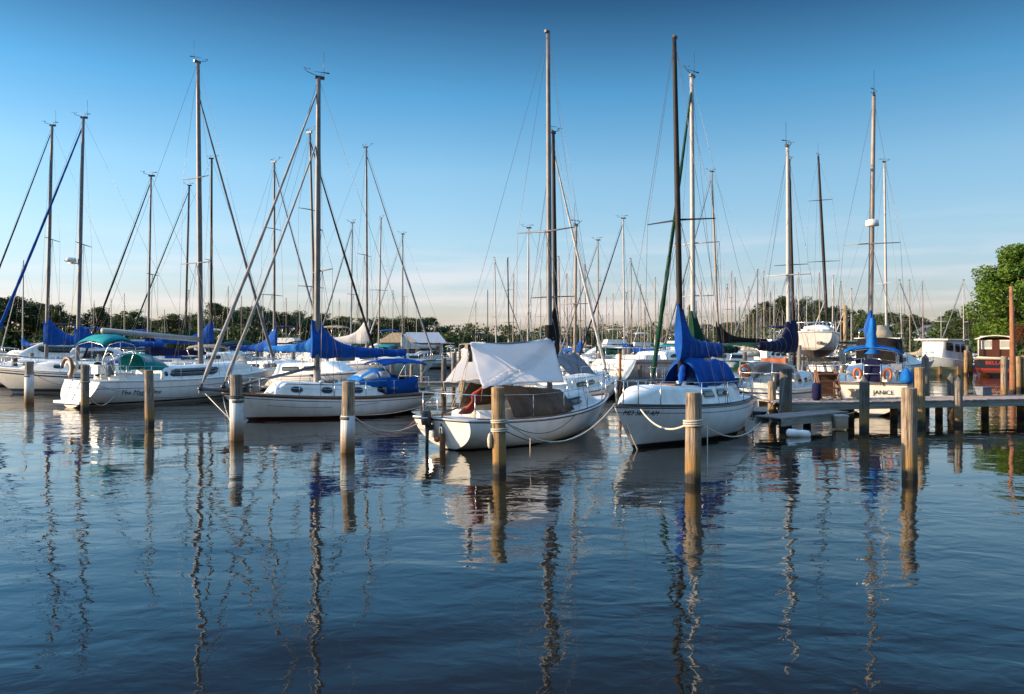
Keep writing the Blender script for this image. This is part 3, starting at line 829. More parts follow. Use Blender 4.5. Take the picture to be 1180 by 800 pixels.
pile('slim yellow pile of a close pair, the taller one, before the far bulkhead', 1113, 432, 404, 4.5, WGOLD)
pile('shorter yellow pile of the close pair before the far bulkhead', 1118.5, 431, 406, 4.5, WGOLD)
pile('golden pile between the tall brown pole and the edge of the view', 1173.5, 450, 411, 7, WGOLD)
pile('outermost golden pile past the tall brown pole', 1181, 450, 410, 8, WGOLD)
pile('slim red-brown pile rising beside the grey cabin cruiser', 714, 459, 408, 3.6, WRED)
pile('short thick grey pile beside the slim red-brown pile', 725, 455, 419, 5.5, WGREY)
pile('dark pile standing behind the bow rail of the white sloop', 738, 462, 421, 5.5, WDARK)
pile('pale pile between the dark pile and the blue headsail bag', 757, 452, 430, 6, WPALE)
pile('thin brown pile behind the blue boom cover of the white sloop', 771, 438, 405, 4, WGOLD)
pile('stout brown pile rising past the end of the blue cockpit cover', 842, 458, 422, 7.5, WPALE)
pile('leaning golden pile between the white sloop and the navy-covered sloop', 860, 460, 425, 5, WGOLD, lean=-.08)
pile('pale pile seen behind the grey boat cover', 658, 440, 409, 4.5, WPALE)
pile('warm brown pile under the open end of the white tarp', 533, 462, 425, 6, WGOLD)
pile('dark pile beside the open end of the white tarp', 511, 455, 413, 6, WDARK)
pile('brown pile behind the stern rail of the blue-covered cutter', 487, 452, 416, 5, WGREY)
pile('pale pile behind the blue bimini of the cutter', 474, 446, 420, 4, WPALE)
# tall brown pole
m = MB(); Yp = 40.0
m.tube([(0, 0, -1.2), (.01, 0, .9), (-.02, 0, 3), (-.08, 0, Z(330, Yp))], [.16, .15, .12, .085], 14)
o = m.build('tall_pole', WRED); o.location = (X(1167, Yp), Yp, 0); o['label'] = 'tall thin red-brown wooden pole standing before the bright green tree'; o['category'] = 'pole'

# ------------------------------------------------------------------ dock
def dock(label, a, b_, depth, z, name='dock', plank=.15, fascia=.19, side=1, mat=PLANK, fm=FASCIA):
    a = Vector(a); b_ = Vector(b_); d = (b_ - a); L = d.length; d.normalize(); nrm = Vector((-d.y, d.x)) * side
    root = empty(name, (a.x, a.y, 0), atan2(d.y, d.x), label=label, category='dock')
    m = MB(); n = int(L / plank)
    rr = random.Random(int(L * 10))
    for i in range(n):
        x = (i + .5) * plank; dz = rr.uniform(-.006, .006)
        m.box((x, side * depth / 2 + rr.uniform(-.015, .015), z - .02 + dz), (plank - .012, depth, .04))
    m.build('decking', mat, root)
    for y in (.05, depth - .05):
        m = MB(); m.box((L / 2, side * y, z - .045 - fascia / 2), (L - .06, .07, fascia)); m.build('fascia_board', fm, root)
    m = MB(); m.box((L / 2, side * depth / 2, z - .05 - fascia * .3), (L - .2, .09, fascia * .6)); m.build('stringer', fm, root)
    return root
D1 = dock('long grey timber dock crossing in front of the moored boats', (8.4, 23.95), (33, 29.6), 1.7, .74)
D2 = dock('short low finger pier slanting from the long dock towards the camera', (10.3, 23.9), (7.55, 21.75), .95, .50, name='finger_pier', side=-1)
for i, (px, Y) in enumerate([(930, 25.2), (980, 25.6), (1030, 26.1), (1082, 26.6), (1135, 27.2), (1176, 27.6)]):
    x = X(px, Y); m = MB(); m.tube([(0, 0, -1), (0, 0, .68)], .12, 12)
    o = m.build('dock_pile', WDARK); o.location = (x, Y, 0); o['category'] = 'piling'; o['group'] = 'piles carrying the long dock'
    o['label'] = ['first', 'second', 'third', 'fourth', 'fifth', 'sixth'][i] + ' dark pile under the long dock, counted from the finger pier'
# far bulkhead and docks
m = MB(); Yb = 60
m.box((0, 0, .35), (X(1108, Yb) - X(930, Yb), .3, .8)); o = m.build('bulkhead', YTIMB)
o.location = ((X(1108, Yb) + X(930, Yb)) / 2, Yb, 0); o['label'] = 'low yellow timber bulkhead between the slips far behind the dock'; o['category'] = 'bulkhead'
for i in range(9):
    m = MB(); m.box((lp(-5.6, 5.6, i / 8), -.2, .3), (.2, .12, 1.0)); m.build('bulkhead_post', WDARK, o)
dock('narrow pier running behind the cutter and the tarp-covered boat', (-10, 37), (7, 37.6), 1.2, .7)
dock('low pier between the far sloops and the navy-covered sloop', (4, 48), (24, 50), 1.4, .7)
dock('far pier behind the sloops with the teal canopy', (-44, 56), (-9, 53), 1.4, .7)
dock('far pier under the row of distant masts', (-10, 72), (36, 74), 1.4, .7)
# things on the dock
m = MB()
for i in range(4): m.box((0, .08 * i, .14 + i * .24), (.60, .26, .05))
for sx in (-1, 1):
    m.tube([(sx * .32, -.14, 0), (sx * .32, .36, .95)], .045, 6); m.tube([(sx * .32, .40, 0), (sx * .32, .40, 1.0)], .04, 6); m.tube([(sx * .32, -.1, .35), (sx * .32, .4, 1.25)], .022, 6)
m.box((0, .40, .55), (.6, .04, .8))
o = world(m, 'dock_steps', TEAK, (0, 0, 0), label='brown wooden boarding steps with rails standing on the long dock', category='steps')
o.location = (X(956, 25.6), 25.6, .74); o.scale = (1.0, 1, .95)
m = MB(); m.tube([(0, 0, 0), (0, 0, .06), (0, 0, .5), (0, 0, .56)], [.1, .14, .14, .08], 14)
o = m.build('fender', NAVY); o.location = (X(941, 25.2), 25.2, .745); o['label'] = 'dark blue fender standing upright on the dock'; o['category'] = 'fender'
m = MB(); m.tube([(-.36, 0, 0), (-.33, 0, 0), (-.3, 0, 0), (-.1, 0, 0), (-.08, 0, 0), (.08, 0, 0), (.1, 0, 0), (.3, 0, 0), (.33, 0, 0), (.36, 0, 0)], [.03, .09, .115, .12, .108, .108, .12, .115, .09, .03], 16)
o = m.build('fender', GEL); o.location = (X(920, 21.6), 21.6, .08); o.rotation_euler = (0, radians(6), radians(12)); o['label'] = 'white cylindrical fender floating beside the finger pier'; o['category'] = 'fender'
for i, (px, py, Y, c) in enumerate([(988, 452, 25.9, WGOLD), (1048, 0, 26, 0), (1133, 452, 27.4, WDARK)]):
    if not c: continue
    m = MB(); m.box((0, 0, .14), (.42, .34, .24), 0, .3, .9); m.box((0, 0, .29), (.46, .38, .05), 0, .3)
    o = m.build('dock_box', TAN if i == 0 else GREYC); o.location = (X(px, Y), Y, .745); o['category'] = 'box'
    o['label'] = 'small tan box on the dock beside the pointed pile' if i == 0 else 'small grey box on the dock under the brown boat'
m = MB(); m.box((0, 0, .2), (.36, .3, .36)); m.box((0, 0, .4), (.4, .34, .05)); o = m.build('float_box', PVC); o.location = (X(968, 23.3), 23.3, .02); o['label'] = 'pale plastic box hanging under the dock edge above the water'; o['category'] = 'box'

# ------------------------------------------------------------------ hero boats
NAVYSTR = (.03, .045, .09)
# A: big sloop at the edge, bow out of view
A = Boat('sailboat', 'white sloop with twin dark hull stripes and blue furled jib, cut off by the edge', 'sailboat', (-16.6, 42.4), (-27.4, 40.4), 3.5, (1.1, 1.05, 1.4), 1.5, .3, .7, .5)
A.hull(hullmat('hull_a', boot=(.05, .08, .13), boot_z=(.06, .22), bottom_z=-.01, bottom=(.02, .03, .04), sheer=(.10, .15, (.03, .05, .10)), sheer2=(.22, .30, (.03, .05, .10))), rail=GEL)
A.deck(cockpit=(-4.4, -1.6)); A.cabin(-1.6, 3.6, .6, .45, 1.6)
for sd in (1, -1):
    for a_, b_ in ((-.9, -.1), (.3, .9), (1.3, 1.8)): A.window(a_, b_, .3, .75, sd, .4)
A.mast(0, (96, 136), xm=xat(A, 89), r=(.10, .07), mat=ALU, spreaders=((.5, 1.2),))
A.stays(); A.boom(2.5, 4.2)
A.cover(BLUE, .85, .26, .17, 7)
A.furled(A.mf(.97), A.pt(.99, 0, 1) * 1 + Vector((0, -A.pt(.99, 0, 1).y, .2)), .10, BLUE)
A.pulpit(); A.pushpit(); A.lifelines(5)
A.dodger(-1.9, -.6, .95, .62, BLUE)
m = MB(); c = A.mf(.43); m.tube([c + Vector((.12, 0, -.06)), c + Vector((.3, 0, -.06)), c + Vector((.55, 0, -.06))], [.03, .06, .03], 8); m.tube([c + Vector((.45, 0, 0)), c + Vector((.45, 0, .02)), c + Vector((.45, 0, .2)), c + Vector((.45, 0, .24))], [.1, .28, .26, .1], 16); m.build('radar_dome', GEL, A.mastobj)
# A2 behind it
A2 = Boat('sailboat', 'white sloop with tall blue sail cover moored behind the twin-striped sloop', 'sailboat', (-22.5, 48.6), (-33, 46.6), 3.4, (1.1, 1.05, 1.35), 1.4, .3, .7, .5)
A2.hull(hullmat('hull_a2', boot=(.1, .02, .02)), rail=TEAK); A2.deck(cockpit=(-4.2, -1.6)); A2.cabin(-1.5, 3.2, .6, .45, 1.4)
for sd in (1, -1): A2.window(-.7, 1.6, .3, .7, sd, .3)
A2.mast(0, (60, 145), xm=xat(A2, 53), r=(.11, .075), spreaders=((.53, 1.2),)); A2.stays(); A2.boom(2.6, 4.0); A2.cover(BLUE, 1.25, .32, .2, 6)
A2.furled(A2.mf(.98), Vector((A2.pt(.98, 0, 1).x, 0, 1.6)), .07, NAVY); A2.pulpit(); A2.pushpit(); A2.lifelines(4); A2.dodger(-1.9, -.6, .95, .6, GREYC)

# B: lettered sloop with teal canopy
B = Boat('sailboat', 'white sloop with teal canopy and black lettering along its hull', 'sailboat', (-17.45, 31.7), (-12.1, 40.2), 3.3, (1.05, 1.0, 1.3), 1.3, -.5, .78, .5)
B.hull(hullmat('hull_b', boot=(.015, .02, .04), boot_z=(.10, .17), bottom_z=.0, bottom=(.02, .022, .03), sheer=(.28, .305, (.10, .13, .19))), rail=GEL, railr=.03)
B.deck(cockpit=(-4.4, -2.1)); B.cabin(-2.1, 3.8, .66, .50, 1.5, tumble=.86)
for sd in (1, -1):
    B.window(xat(B, 199, -1.1), xat(B, 251, -1.0), .30, .84, sd, .05, frame=BLACK, slant=.3)
    B.window(-2.0, -1.85, .3, .68, sd, .4)
B.mast(0, (228, 72), xm=xat(B, 231.5), r=(.125, .085), mat=ALU, spreaders=((.36, 1.15), (.63, .95)))
B.stays(r=.007); B.boom(2.75, 4.6, .12, ALUW, drop=-.35)
B.furled(B.mf(.90), Vector((B.pt(.985, 0, 1).x, 0, B.fb[2] + .25)), .085, GREYC)
bx1 = B.t(0)
B.bimini(-4.75, -3.3, 1.08, Z(391, 31.9), TEAL, camber=.22, droop=.28, zleg=1.3)
B.dodger(-2.9, -1.7, .95, .72, TEAL, z=1.4)
B.pulpit(); B.pushpit(.65, 1.1); B.lifelines(5)
B.text(xat(B, 163, -1.5), .47, -1, 'The Magic One', INK, .27, shear=.2)
m = MB()     # steering wheel
m.tube([Vector((-3.9 , cos(a) * .42, 1.75 + sin(a) * .42)) for a in [2 * pi * i / 20 for i in range(20)]], .018, 6, closed=True)
for i in range(5): a = 2 * pi * i / 5; m.tube([(-3.9, 0, 1.75), (-3.9, cos(a) * .42, 1.75 + sin(a) * .42)], .01, 5)
m.tube([(-3.9, 0, 1.75), (-3.7, 0, 1.75), (-3.7, 0, .9)], .06, 8); m.build('steering_wheel', STEEL, B.root)
m = MB(); m.box((-B.L / 2 - .42, 0, .22), (.45, 1.9, .10)); m.build('swim_platform', GEL, B.root)
m = MB()
for y in (-.3, .3): m.tube([(-B.L / 2 - .55, y, .3), (-B.L / 2 - .15, y, 1.25)], .018, 6)
for k in range(3): m.tube([(-B.L / 2 - .45 + .12 * k, -.3, .55 + .25 * k), (-B.L / 2 - .45 + .12 * k, .3, .55 + .25 * k)], .014, 6)
m.build('swim_ladder', STEEL, B.root)
m = MB()     # horseshoe buoy
m.tube([Vector((-4.85, .9 + cos(a) * .2, 1.62 + sin(a) * .26)) for a in [lp(-1.1, pi + 1.1, i / 14) for i in range(15)]], [.05] + [.07] * 13 + [.05], 8); m.build('horseshoe_buoy', GELW, B.root)
m = MB(); m.box((-4.9, -.9, 1.5), (.3, .34, .3), 0, .2, .9); m.box((-4.9, -.9, 1.67), (.34, .38, .05), 0, .2); m.build('grill_box', STEEL, B.root)
# dinghy hanging on the stern davits
for k in range(3): B.winch(-4.2 + k * .7, -1.05, 1.25)
m = MB(); m.tube([Vector((-5.05, 1.05 + cos(a) * .36, 1.55 + sin(a) * .42)) for a in [lp(.3, pi + 1.2, i / 14) for i in range(15)]], [.04] + [.07] * 13 + [.04], 10); m.build('stern_seat', TEAK, B.root)
m = MB(); m.tube([Vector((-5.0, 1.05 + cos(a) * .2, 1.55 + sin(a) * .26)) for a in [lp(.1, pi + 1.4, i / 14) for i in range(15)]], .06, 8); m.build('seat_back', GEL, B.root)
for y in (-.5, .3):
    m = MB(); m.tube([(-4.2, y, 1.2), (-4.2, y, 1.45), (-4.2, y, 1.75), (-4.2, y, 1.8)], [.1, .16, .15, .06], 10); m.build('cockpit_bag', [GREYC, GREEN][y > 0], B.root)

# C: cutter with bright blue covers
C = Boat('sailboat', 'white cutter with bowsprit, brown sheer stripe and bright blue sail cover and dodger', 'sailboat', (-3.25, 29.9), (-9.55, 25.75), 2.7, (.72, .70, .95), .85, .75, .50, .5)
C.hull(hullmat('hull_c', boot=(.13, .025, .02), boot_z=(.03, .045), bottom_z=.10, bottom=(.05, .012, .012), sheer=(.0, .07, (.085, .05, .035)), sheer2=(.13, .155, (.11, .06, .045)), top=(.82, .81, .80)), rail=TEAK, railr=.03)
C.deck(cockpit=(-2.9, -1.5), toe=TEAK)
C.cabin(-1.6, xat(C, 317, .8), .68, .40, .35, mat=GEL)
for sd in (1, -1):
    for px in (343.5, 377, 412, 441):
        x = xat(C, px, .85); C.window(x - .19, x + .19, .32, .80, sd, .8, frame=STEEL)
m = MB(); m.tube([C.cpt(lp(-1.6, xat(C, 322, .8), i / 12), 1.0, 1) for i in range(13)], .018, 6); m.build('teak_trim', TEAK, C.cabobj)
C.mast(0, (367, 90), xm=xat(C, 365), zbase=1.1, r=(.105, .075), spreaders=((.37, 1.0), (.505, .0001)), sp_tilt=.03)
m = MB(); c = C.ma; m.tube([c - Vector((0, 0, .5)), c + Vector((0, 0, .55))], [.12, .118], 12); m.build('mast_boot', ALUB, C.mastobj)
C.stays(r=.007)
C.boom(2.25, 3.35, drop=.02); C.cover(BLUE, .95, .20, .15, 7, bag=.20, front=.20, wr=.03)
spr = C.loc((X(247, 24.9), 24.9, Z(452, 24.9)))
m = MB(); bowz = C.pt(.99, 0, 1)
m.tube([Vector((bowz.x - .7, 0, bowz.z + .08)), Vector((bowz.x, 0, bowz.z + .10)), Vector((bowz.x + .75, 0, bowz.z + .16))], [.07, .08, .06], 8)
m.box((bowz.x + .78, 0, bowz.z + .12), (.08, .12, .2)); m.build('bowsprit', GREYC, C.root)
tipz = Vector((bowz.x + .72, 0, bowz.z + .3))
C.furled(C.mf(.965), tipz, .072, SAILG)
C.furled(C.mf(.80), Vector((bowz.x + .0, 0, bowz.z + .35)), .062, SAILG, name='furled_staysail')
m = MB(); m.tube([tipz - Vector((0, 0, .2)), Vector((bowz.x - .35, 0, .12))], .008, 5); m.build('bobstay', WIRE, C.root)
C.pulpit(.55, 1.0); C.pushpit(.6, .8); C.lifelines(4, .55, fwd=1.0, back=.8)
C.dodger(-1.9, -.75, .88, .62, BLUEL, z=1.02)
# blue spray cloths round the cockpit
for sd in (1, -1):
    m = MB(); rows = []
    for i in range(9):
        x = lp(-2.95, -1.55, i / 8); p = Vector((x, sd * (C.hb(C.t(x)) - .08), C.dz(x) + .06)); rows.append([p, p + Vector((0, 0, .28)), p + Vector((0, 0, .56 + .05 * sin(i * 1.1)))])
    m.sheet(rows, .012); m.build('weather_cloth', BLUE, C.root)
C.bimini(-3.3, -1.55, .95, 1.88, BLUE, camber=.14, droop=.10, zleg=.8)
C.hatch(xat(C, 328, 0), 0, .5, .5, 1.12); C.hatch(.1, 0, .45, .45, 1.2)
m = MB(); m.box((xat(C, 378, .3), .3, 1.22), (.42, .3, .12)); m.build('deck_box', TEAK, C.cabobj)
m = MB(); a = C.mz(1.75); m.tube([a + Vector((.1, 0, .0)), C.cpt(C.cb['x1'] + .4, 0, 1) * 1.0 + Vector((.9, -.3, .25))], .055, 8); m.build('whisker_pole', ALU, C.root)
m = MB(); m.tube([(C.L / 2 - .75, .0, .95), (C.L / 2 - .75, .0, 1.0), (C.L / 2 - .75, 0, 1.18)], [.14, .14, .08], 10); m.tube([(C.L / 2 - .3, 0, 1.06), (C.L / 2 - .9, .25, 1.12)], .03, 6); m.build('anchor_windlass', BLACK, C.root)
m = MB(); m.tube([Vector((.6 + .04 * sin(k), .62, 1.2 + .1 * k)) for k in range(2)] , .09, 10); m.build('dorade_vent', GEL, C.cabobj)

# D: tarp-covered boat
D = Boat('sailboat', 'small white sailboat under a large pale tarp with an outboard on its transom', 'sailboat', (-1.72, 18.72), (3.05, 24.7), 2.45, (.78, .66, .98), .95, .32, .74, .42)
D.hull(hullmat('hull_d', boot=None, bottom_z=.03, bottom=(.02, .02, .022), sheer=(.03, .06, (.03, .035, .05)), top=(.84, .84, .82), dirt=.16), rail=GEL, railr=.025)
D.deck(cockpit=(-3.0, -.9), toe=TEAK)
D.cabin(-.9, xat(D, 693, -.5), .66, .42, 1.1, tumble=.84)
for sd in (1, -1): D.window(.0, 1.3, .3, .78, sd, .3)
D.mast(0, (631.5, 38), xm=xat(D, 633.5), zbase=1.0, r=(.078, .056), mat=ALU, spreaders=((.455, 1.0),), sp_tilt=.04, head='plain')
D.stays(r=.005); D.boom(2.62, 3.3, .045, drop=.10)
m = MB(); e = D.bb; m.box(e + Vector((-.05, 0, -.02)), (.18, .10, .12)); m.tube([e + Vector((0, 0, -.05)), e + Vector((-.02, -.02, -.4))], [.05, .07], 6); m.build('boom_end_block', BLACK, D.root)
m = MB(); rows = []
for i in range(12):
    f = i / 11; z = 2.35 + f * .75; c = D.mz(z); rr = .13 + .035 * sin(f * 9) * (1 - f) + .02 * (1 - f)
    rows.append([c + Vector((cos(a) * rr - .02, sin(a) * rr * .9, 0)) for a in [2 * pi * k / 12 for k in range(13)]])
m.grid(rows); m.build('mast_boot_cover', BLACKC, D.root)
D.pulpit(.62, 1.3, .017); D.pushpit(.60, .9, .013); D.lifelines(3, .62, .008, .9, 1.3, mids=False)
# main sheet lines
m = MB(); m.tube([e + Vector((0, 0, -.1)), Vector((-D.L / 2 + .55, -.1, .95))], .009, 5); m.tube([e + Vector((.05, 0, -.1)), Vector((-D.L / 2 + .5, .12, .95))], .009, 5); m.tube([e + Vector((.02, .02, -.1)), Vector((-D.L / 2 + .45, 0, .95))], .009, 5); 
m.build('main_sheet', ROPE, D.root)
# tiller, motor, rudder
xs = D.pt(0, 0, 1).x
m = MB(); m.box((xs + .10, .34, .45), (.14, .2, .3), 0, 0); m.build('motor_bracket', STEEL, D.root)
mc = Vector((xs - .10, .34, 0))
m = MB()
rows = []
for i in range(9):
    f = i / 8; z = .62 + .34 * f; w_ = .115 * (sin(pi * min(.98, .25 + .62 * f)) ** .5)
    rows.append([mc + Vector((cos(a) * w_ * 1.35 - .02, sin(a) * w_, z)) for a in [2 * pi * k / 14 for k in range(15)]])
m.grid(rows); m.add(rows[-1][:-1], [tuple(range(14))]); m.add(rows[0][:-1], [tuple(range(14))])
om = m.build('outboard_motor', BLACK, D.root)
m = MB(); m.tube([mc + Vector((0, 0, .62)), mc + Vector((0, 0, .3)), mc + Vector((-.02, 0, -.35))], [.055, .042, .04], 10); m.box(mc + Vector((.12, 0, .55)), (.22, .12, .14)); m.build('motor_shaft', BLACK, om)
m = MB(); m.box(mc + Vector((-.02, .0, .80)), (.31, .205, .022)); m.build('motor_stripe', PVC, om)
m = MB(); m.box((xs + .10, .02, .22), (.16, .05, .66), 0, 0, .9); m.tube([(xs + .05, .02, .50), (xs + .1, .02, .90), (xs + .9, -.1, 1.08)], [.03, .03, .022], 8); m.build('rudder', TEAK, D.root)
m = MB(); m.tube([(xs + .04, .14, .20), (xs + .04, .14, .24), (xs + .04, .14, .30), (xs + .04, .14, .34)], [.03, .08, .08, .03], 10); m.build('fuel_float', ORANGE, D.root)
m = MB(); m.box((xs + .06, .02, .50), (.06, .09, .16)); m.build('rudder_fitting', STEEL, D.root)
# rolled red canvas hanging from the tarp corner into the cockpit
m = MB(); rows = []
r0_, r1_ = Vector((X(535, 19.0), 19.0, Z(477, 19.0))), Vector((X(559, 18.35), 18.35, Z(446, 18.35)))
for i in range(18):
    f = i / 17; c = r0_.lerp(r1_, f ** .9) + Vector((.04 * sin(f * 6), 0, .05 * sin(f * 3.1)))
    rr = .075 + .03 * sin(f * 11 + 1) + .035 * (1 - f)
    rows.append([c + Vector((cos(a) * rr * (1.1 + .25 * sin(3 * a + f * 4)), sin(a) * rr * .9, 0)) for a in [2 * pi * k / 14 for k in range(15)]])
m.grid(rows)
world(m, 'furled_canvas', REDC, tuple(r0_), label='rolled red canvas hanging from the tarp corner into the cockpit', category='canvas')
# brown canvas over the cabin sides
m = MB(); rows = []
for i in range(30):
    f = i / 29; x = lp(-2.2, xat(D, 658, -.9), f); row = []
    zc = D.dz(x) + lp(.82, .56, f)
    yb = D.hb(D.t(x)) * .86
    for k in range(17):
        a = k / 16 * 2 - 1
        y = a * yb; e = abs(a)
        zz = D.dz(x) + .06 + (zc - D.dz(x)) * (1 - max(0, (e - .52) / .48) ** 1.15)
        zz += .03 * noise.noise(Vector((x * 2.2, y * 2.5, 1))) + .015 * sin(x * 9 + e * 4)
        row.append(Vector((x, y, zz)))
    rows.append(row)
m.sheet(rows, .01); o = m.build('cockpit_cover', BROWNC, None); o.location = D.mid; o.rotation_euler = (0, 0, D.root.rotation_euler.z)
o['label'] = 'dark brown canvas sheet stretched over the cabin under the pale tarp'; o['category'] = 'cover'
# tarp over the boom
def W3(px, py, Y): return Vector((X(px, Y), Y, Z(py, Y)))
rA, rB_ = W3(542, 395, 19.5), W3(637, 388, 22.35)
nA, nB = W3(556, 447, 18.1), W3(650, 441, 20.75)
fA, fB = W3(511, 441, 20.5), rB_ + (rB_ - nB) * 1.0; fB.z = nB.z + .02
m = MB(); rows = []
for i in range(41):
    f = i / 40; row = []
    rd = rA.lerp(rB_, f) + Vector((0, 0, -.10 * sin(pi * f) * (1 if f < 1 else 1)))
    nn = nA.lerp(nB, f) + Vector((0, 0, .05 * sin(pi * f)))
    ff = fA.lerp(fB, f) + Vector((0, 0, .05 * sin(pi * f)))
    for k in range(37):
        a = k / 18 - 1
        tgt, e = (nn, -a) if a < 0 else (ff, a)
        p = rd.lerp(tgt, e)
        # slack cloth: belly between edges, diagonal pull folds from the fore ridge to the aft corner
        p.z -= .10 * sin(pi * e) * (.6 + .4 * sin(pi * f))
        dg = (f + e * .95)
        fold = .030 * exp(-((dg - 1.05) / .16) ** 2) * sin(e * 4 + dg * 46) + .018 * noise.noise(Vector((f * 6, e * 4, 2)))
        fold += .05 * exp(-((f - .12 - e * .35) / .10) ** 2) * sin(pi * e)
        d = (tgt - rd).cross(rB_ - rA).normalized()
        p += d * fold * 1.6
        row.append(p)
    rows.append(row)
m.sheet(rows, .006)
o = world(m, 'boat_tarp', TARP, (.0, 21, 0), label='large pale white tarp pitched like a tent over the boom of the small sailboat', category='tarp')
for nm, pp, qq in (('tarp_tie', nA, D.wld((-3.2, -.75, 1.2))), ('tarp_tie', nB, D.wld((xat(D, 652, -1.1), -1.1, 1.3))), ('tarp_tie', fA, D.wld((-2.6, 1.0, 1.2)))):
    m = MB(); m.tube([pp - o.location, qq - o.location], .006, 5); m.build(nm, ROPE, o)

# E: white sloop with bright blue boom tent
E = Boat('sailboat', 'white sloop bow-on with black mast, bright blue boom tent and registration numbers', 'sailboat', (6.95, 24.75), (2.42, 18.35), 2.55, (.92, .93, 1.12), .95, .15, .62, .45)
E.hull(hullmat('hull_e', boot=(.02, .02, .022), boot_z=(-.02, .10), bottom_z=.08, bottom=(.022, .02, .02), sheer=(.035, .06, (.02, .025, .05)), sheer2=(.16, .18, (.10, .13, .18)), top=(.82, .83, .84)), rail=BLACK, railr=.018)
E.deck(cockpit=(-3.2, -1.3), toe=BLACK)
E.cabin(-2.4, xat(E, 741, .6), .70, .40, 1.25, tumble=.80, back=.5, hf=.44)
for sd in (1, -1):
    for a_, b_ in ((818, 829), (833, 845)):
        xa_, xb_ = sorted((xat(E, a_, .95), xat(E, b_, .95))); E.window(xa_, xb_, .45, .86, sd, .15, frame=STEEL)
E.mast(0, (777, 43), xm=xat(E, 785), zbase=1.42, r=(.082, .058), mat=ALUD, spreaders=((.475, 1.0),), sp_tilt=-.02, head='plain')
m = MB(); m.tube([E.ma, E.ma + Vector((0, 0, .12))], .14, 12); m.build('mast_step', GEL, E.mastobj)
E.stays(r=.006); E.boom(2.45, 3.0, .05, ALUD)
E.cover(BLUE, 1.0, .24, .17, 9, bag=.36, front=.13, wr=.035)
# boom tent over the cockpit
m = MB(); rows = []
for i in range(26):
    f = i / 25; x = lp(xat(E, 797, .3), xat(E, 841, .3) , f); row = []
    zt = 2.16 - .10 * f + .04 * sin(f * 8); yb = .56 + .05 * sin(f * 21)
    for k in range(19):
        a = k / 18 * 2 - 1; e = abs(a)
        y = a * yb * (1 + .04 * sin(f * 14)); zz = lp(zt, 1.40, e ** 2.8) + .02 * sin(f * 19 + a * 3) + .05 * noise.noise(Vector((f * 7, a * 3, 4)))
        if f < .08 or f > .9: zz -= .12 * (.08 - f) / .08 if f < .08 else .35 * (f - .9) / .1
        row.append(Vector((x, y, zz)))
    rows.append(row)
m.sheet(rows, .012); m.build('boom_tent', BLUE, E.root)
m = MB(); m.add([(0, 0, 0), (.26, 0, .12), (.24, 0, -.12)], [(0, 1, 2)]); 
# headsail bag on the foredeck side of the mast
m = MB(); rows = []
c0 = E.loc((X(779, 20.7), 20.7, 1.55)); c1 = E.loc((X(772, 20.4), 20.4, 1.98))
for i in range(10):
    f = i / 9; c = Vector((E.xm + .75, .3, 1.50)).lerp(Vector((E.xm + .12, .1, 2.0)), f); rr = .12 * sin(pi * (f * .9 + .05)) ** .5 * (1 + .2 * sin(f * 17))
    rows.append([c + Vector((cos(a) * rr * .9, sin(a) * rr * .7, 0)) for a in [2 * pi * k / 12 for k in range(13)]])
m.grid(rows); m.build('headsail_bag', BLUE, E.root)
E.pulpit(.6, 1.2, .016); E.pushpit(.6, .8, .016); E.lifelines(3, .6, .007, .8, 1.2, mids=False)
E.text(3.22, .17, 1, 'MD 5897 AM', INK, .165, shear=.12)
for k in range(2): E.hatch(-.2 + k * .9, 0, .42, .42, 1.44)
m = MB(); m.box((1.0, 0, 1.50), (.3, .6, .03)); m.build('hand_rail', TEAK, E.cabobj)
m = MB(); m.box((-E.L / 2 - .02, .3, .15), (.05, .25, .9)); m.build('rudder', GEL, E.root)
m = MB(); m.tube([(-E.L / 2 - .2, .62, .15), (-E.L / 2 - .2, .62, 1.0)], .02, 5); m.tube([(-E.L / 2 - .2, .3, .15), (-E.L / 2 - .2, .3, 1.0)], .02, 5)
for k in range(3): m.box((-E.L / 2 - .2, .46, .2 + k * .26), (.06, .32, .03))
m.build('boarding_ladder', STEEL, E.root)

# E2: sloop with green covers behind E
E2 = Boat('sailboat', 'white sloop with dark green sail cover and green furled jib behind the blue-tented sloop', 'sailboat', (11.2, 34.4), (4.75, 27.0), 3.0, (.95, .9, 1.15), 1.1, .3, .68, .5)
E2.hull(hullmat('hull_e2', boot=(.01, .06, .035)), rail=GEL); E2.deck(cockpit=(-3.7, -1.5)); E2.cabin(-1.5, 3.0, .6, .42, 1.2)
for sd in (1, -1): E2.window(-.8, 1.2, .3, .75, sd, .3)
E2.mast(0, (797, 88), xm=xat(E2, 799), r=(.095, .07), mat=ALUW, spreaders=((.46, 1.0), (.29, .75)))
E2.stays(); E2.boom(2.3, 3.6); E2.cover(GREEN, 1.25, .26, .2, 6)
E2.furled(E2.mf(.96), Vector((E2.pt(.98, 0, 1).x, 0, 1.35)), .095, GREEN)
E2.pulpit(); E2.pushpit(); E2.lifelines(4, mids=False); E2.bimini(-3.6, -1.8, 1.0, 2.45, GREEN, zleg=1.0); E2.dodger(-1.8, -.7, .9, .6, GREEN)

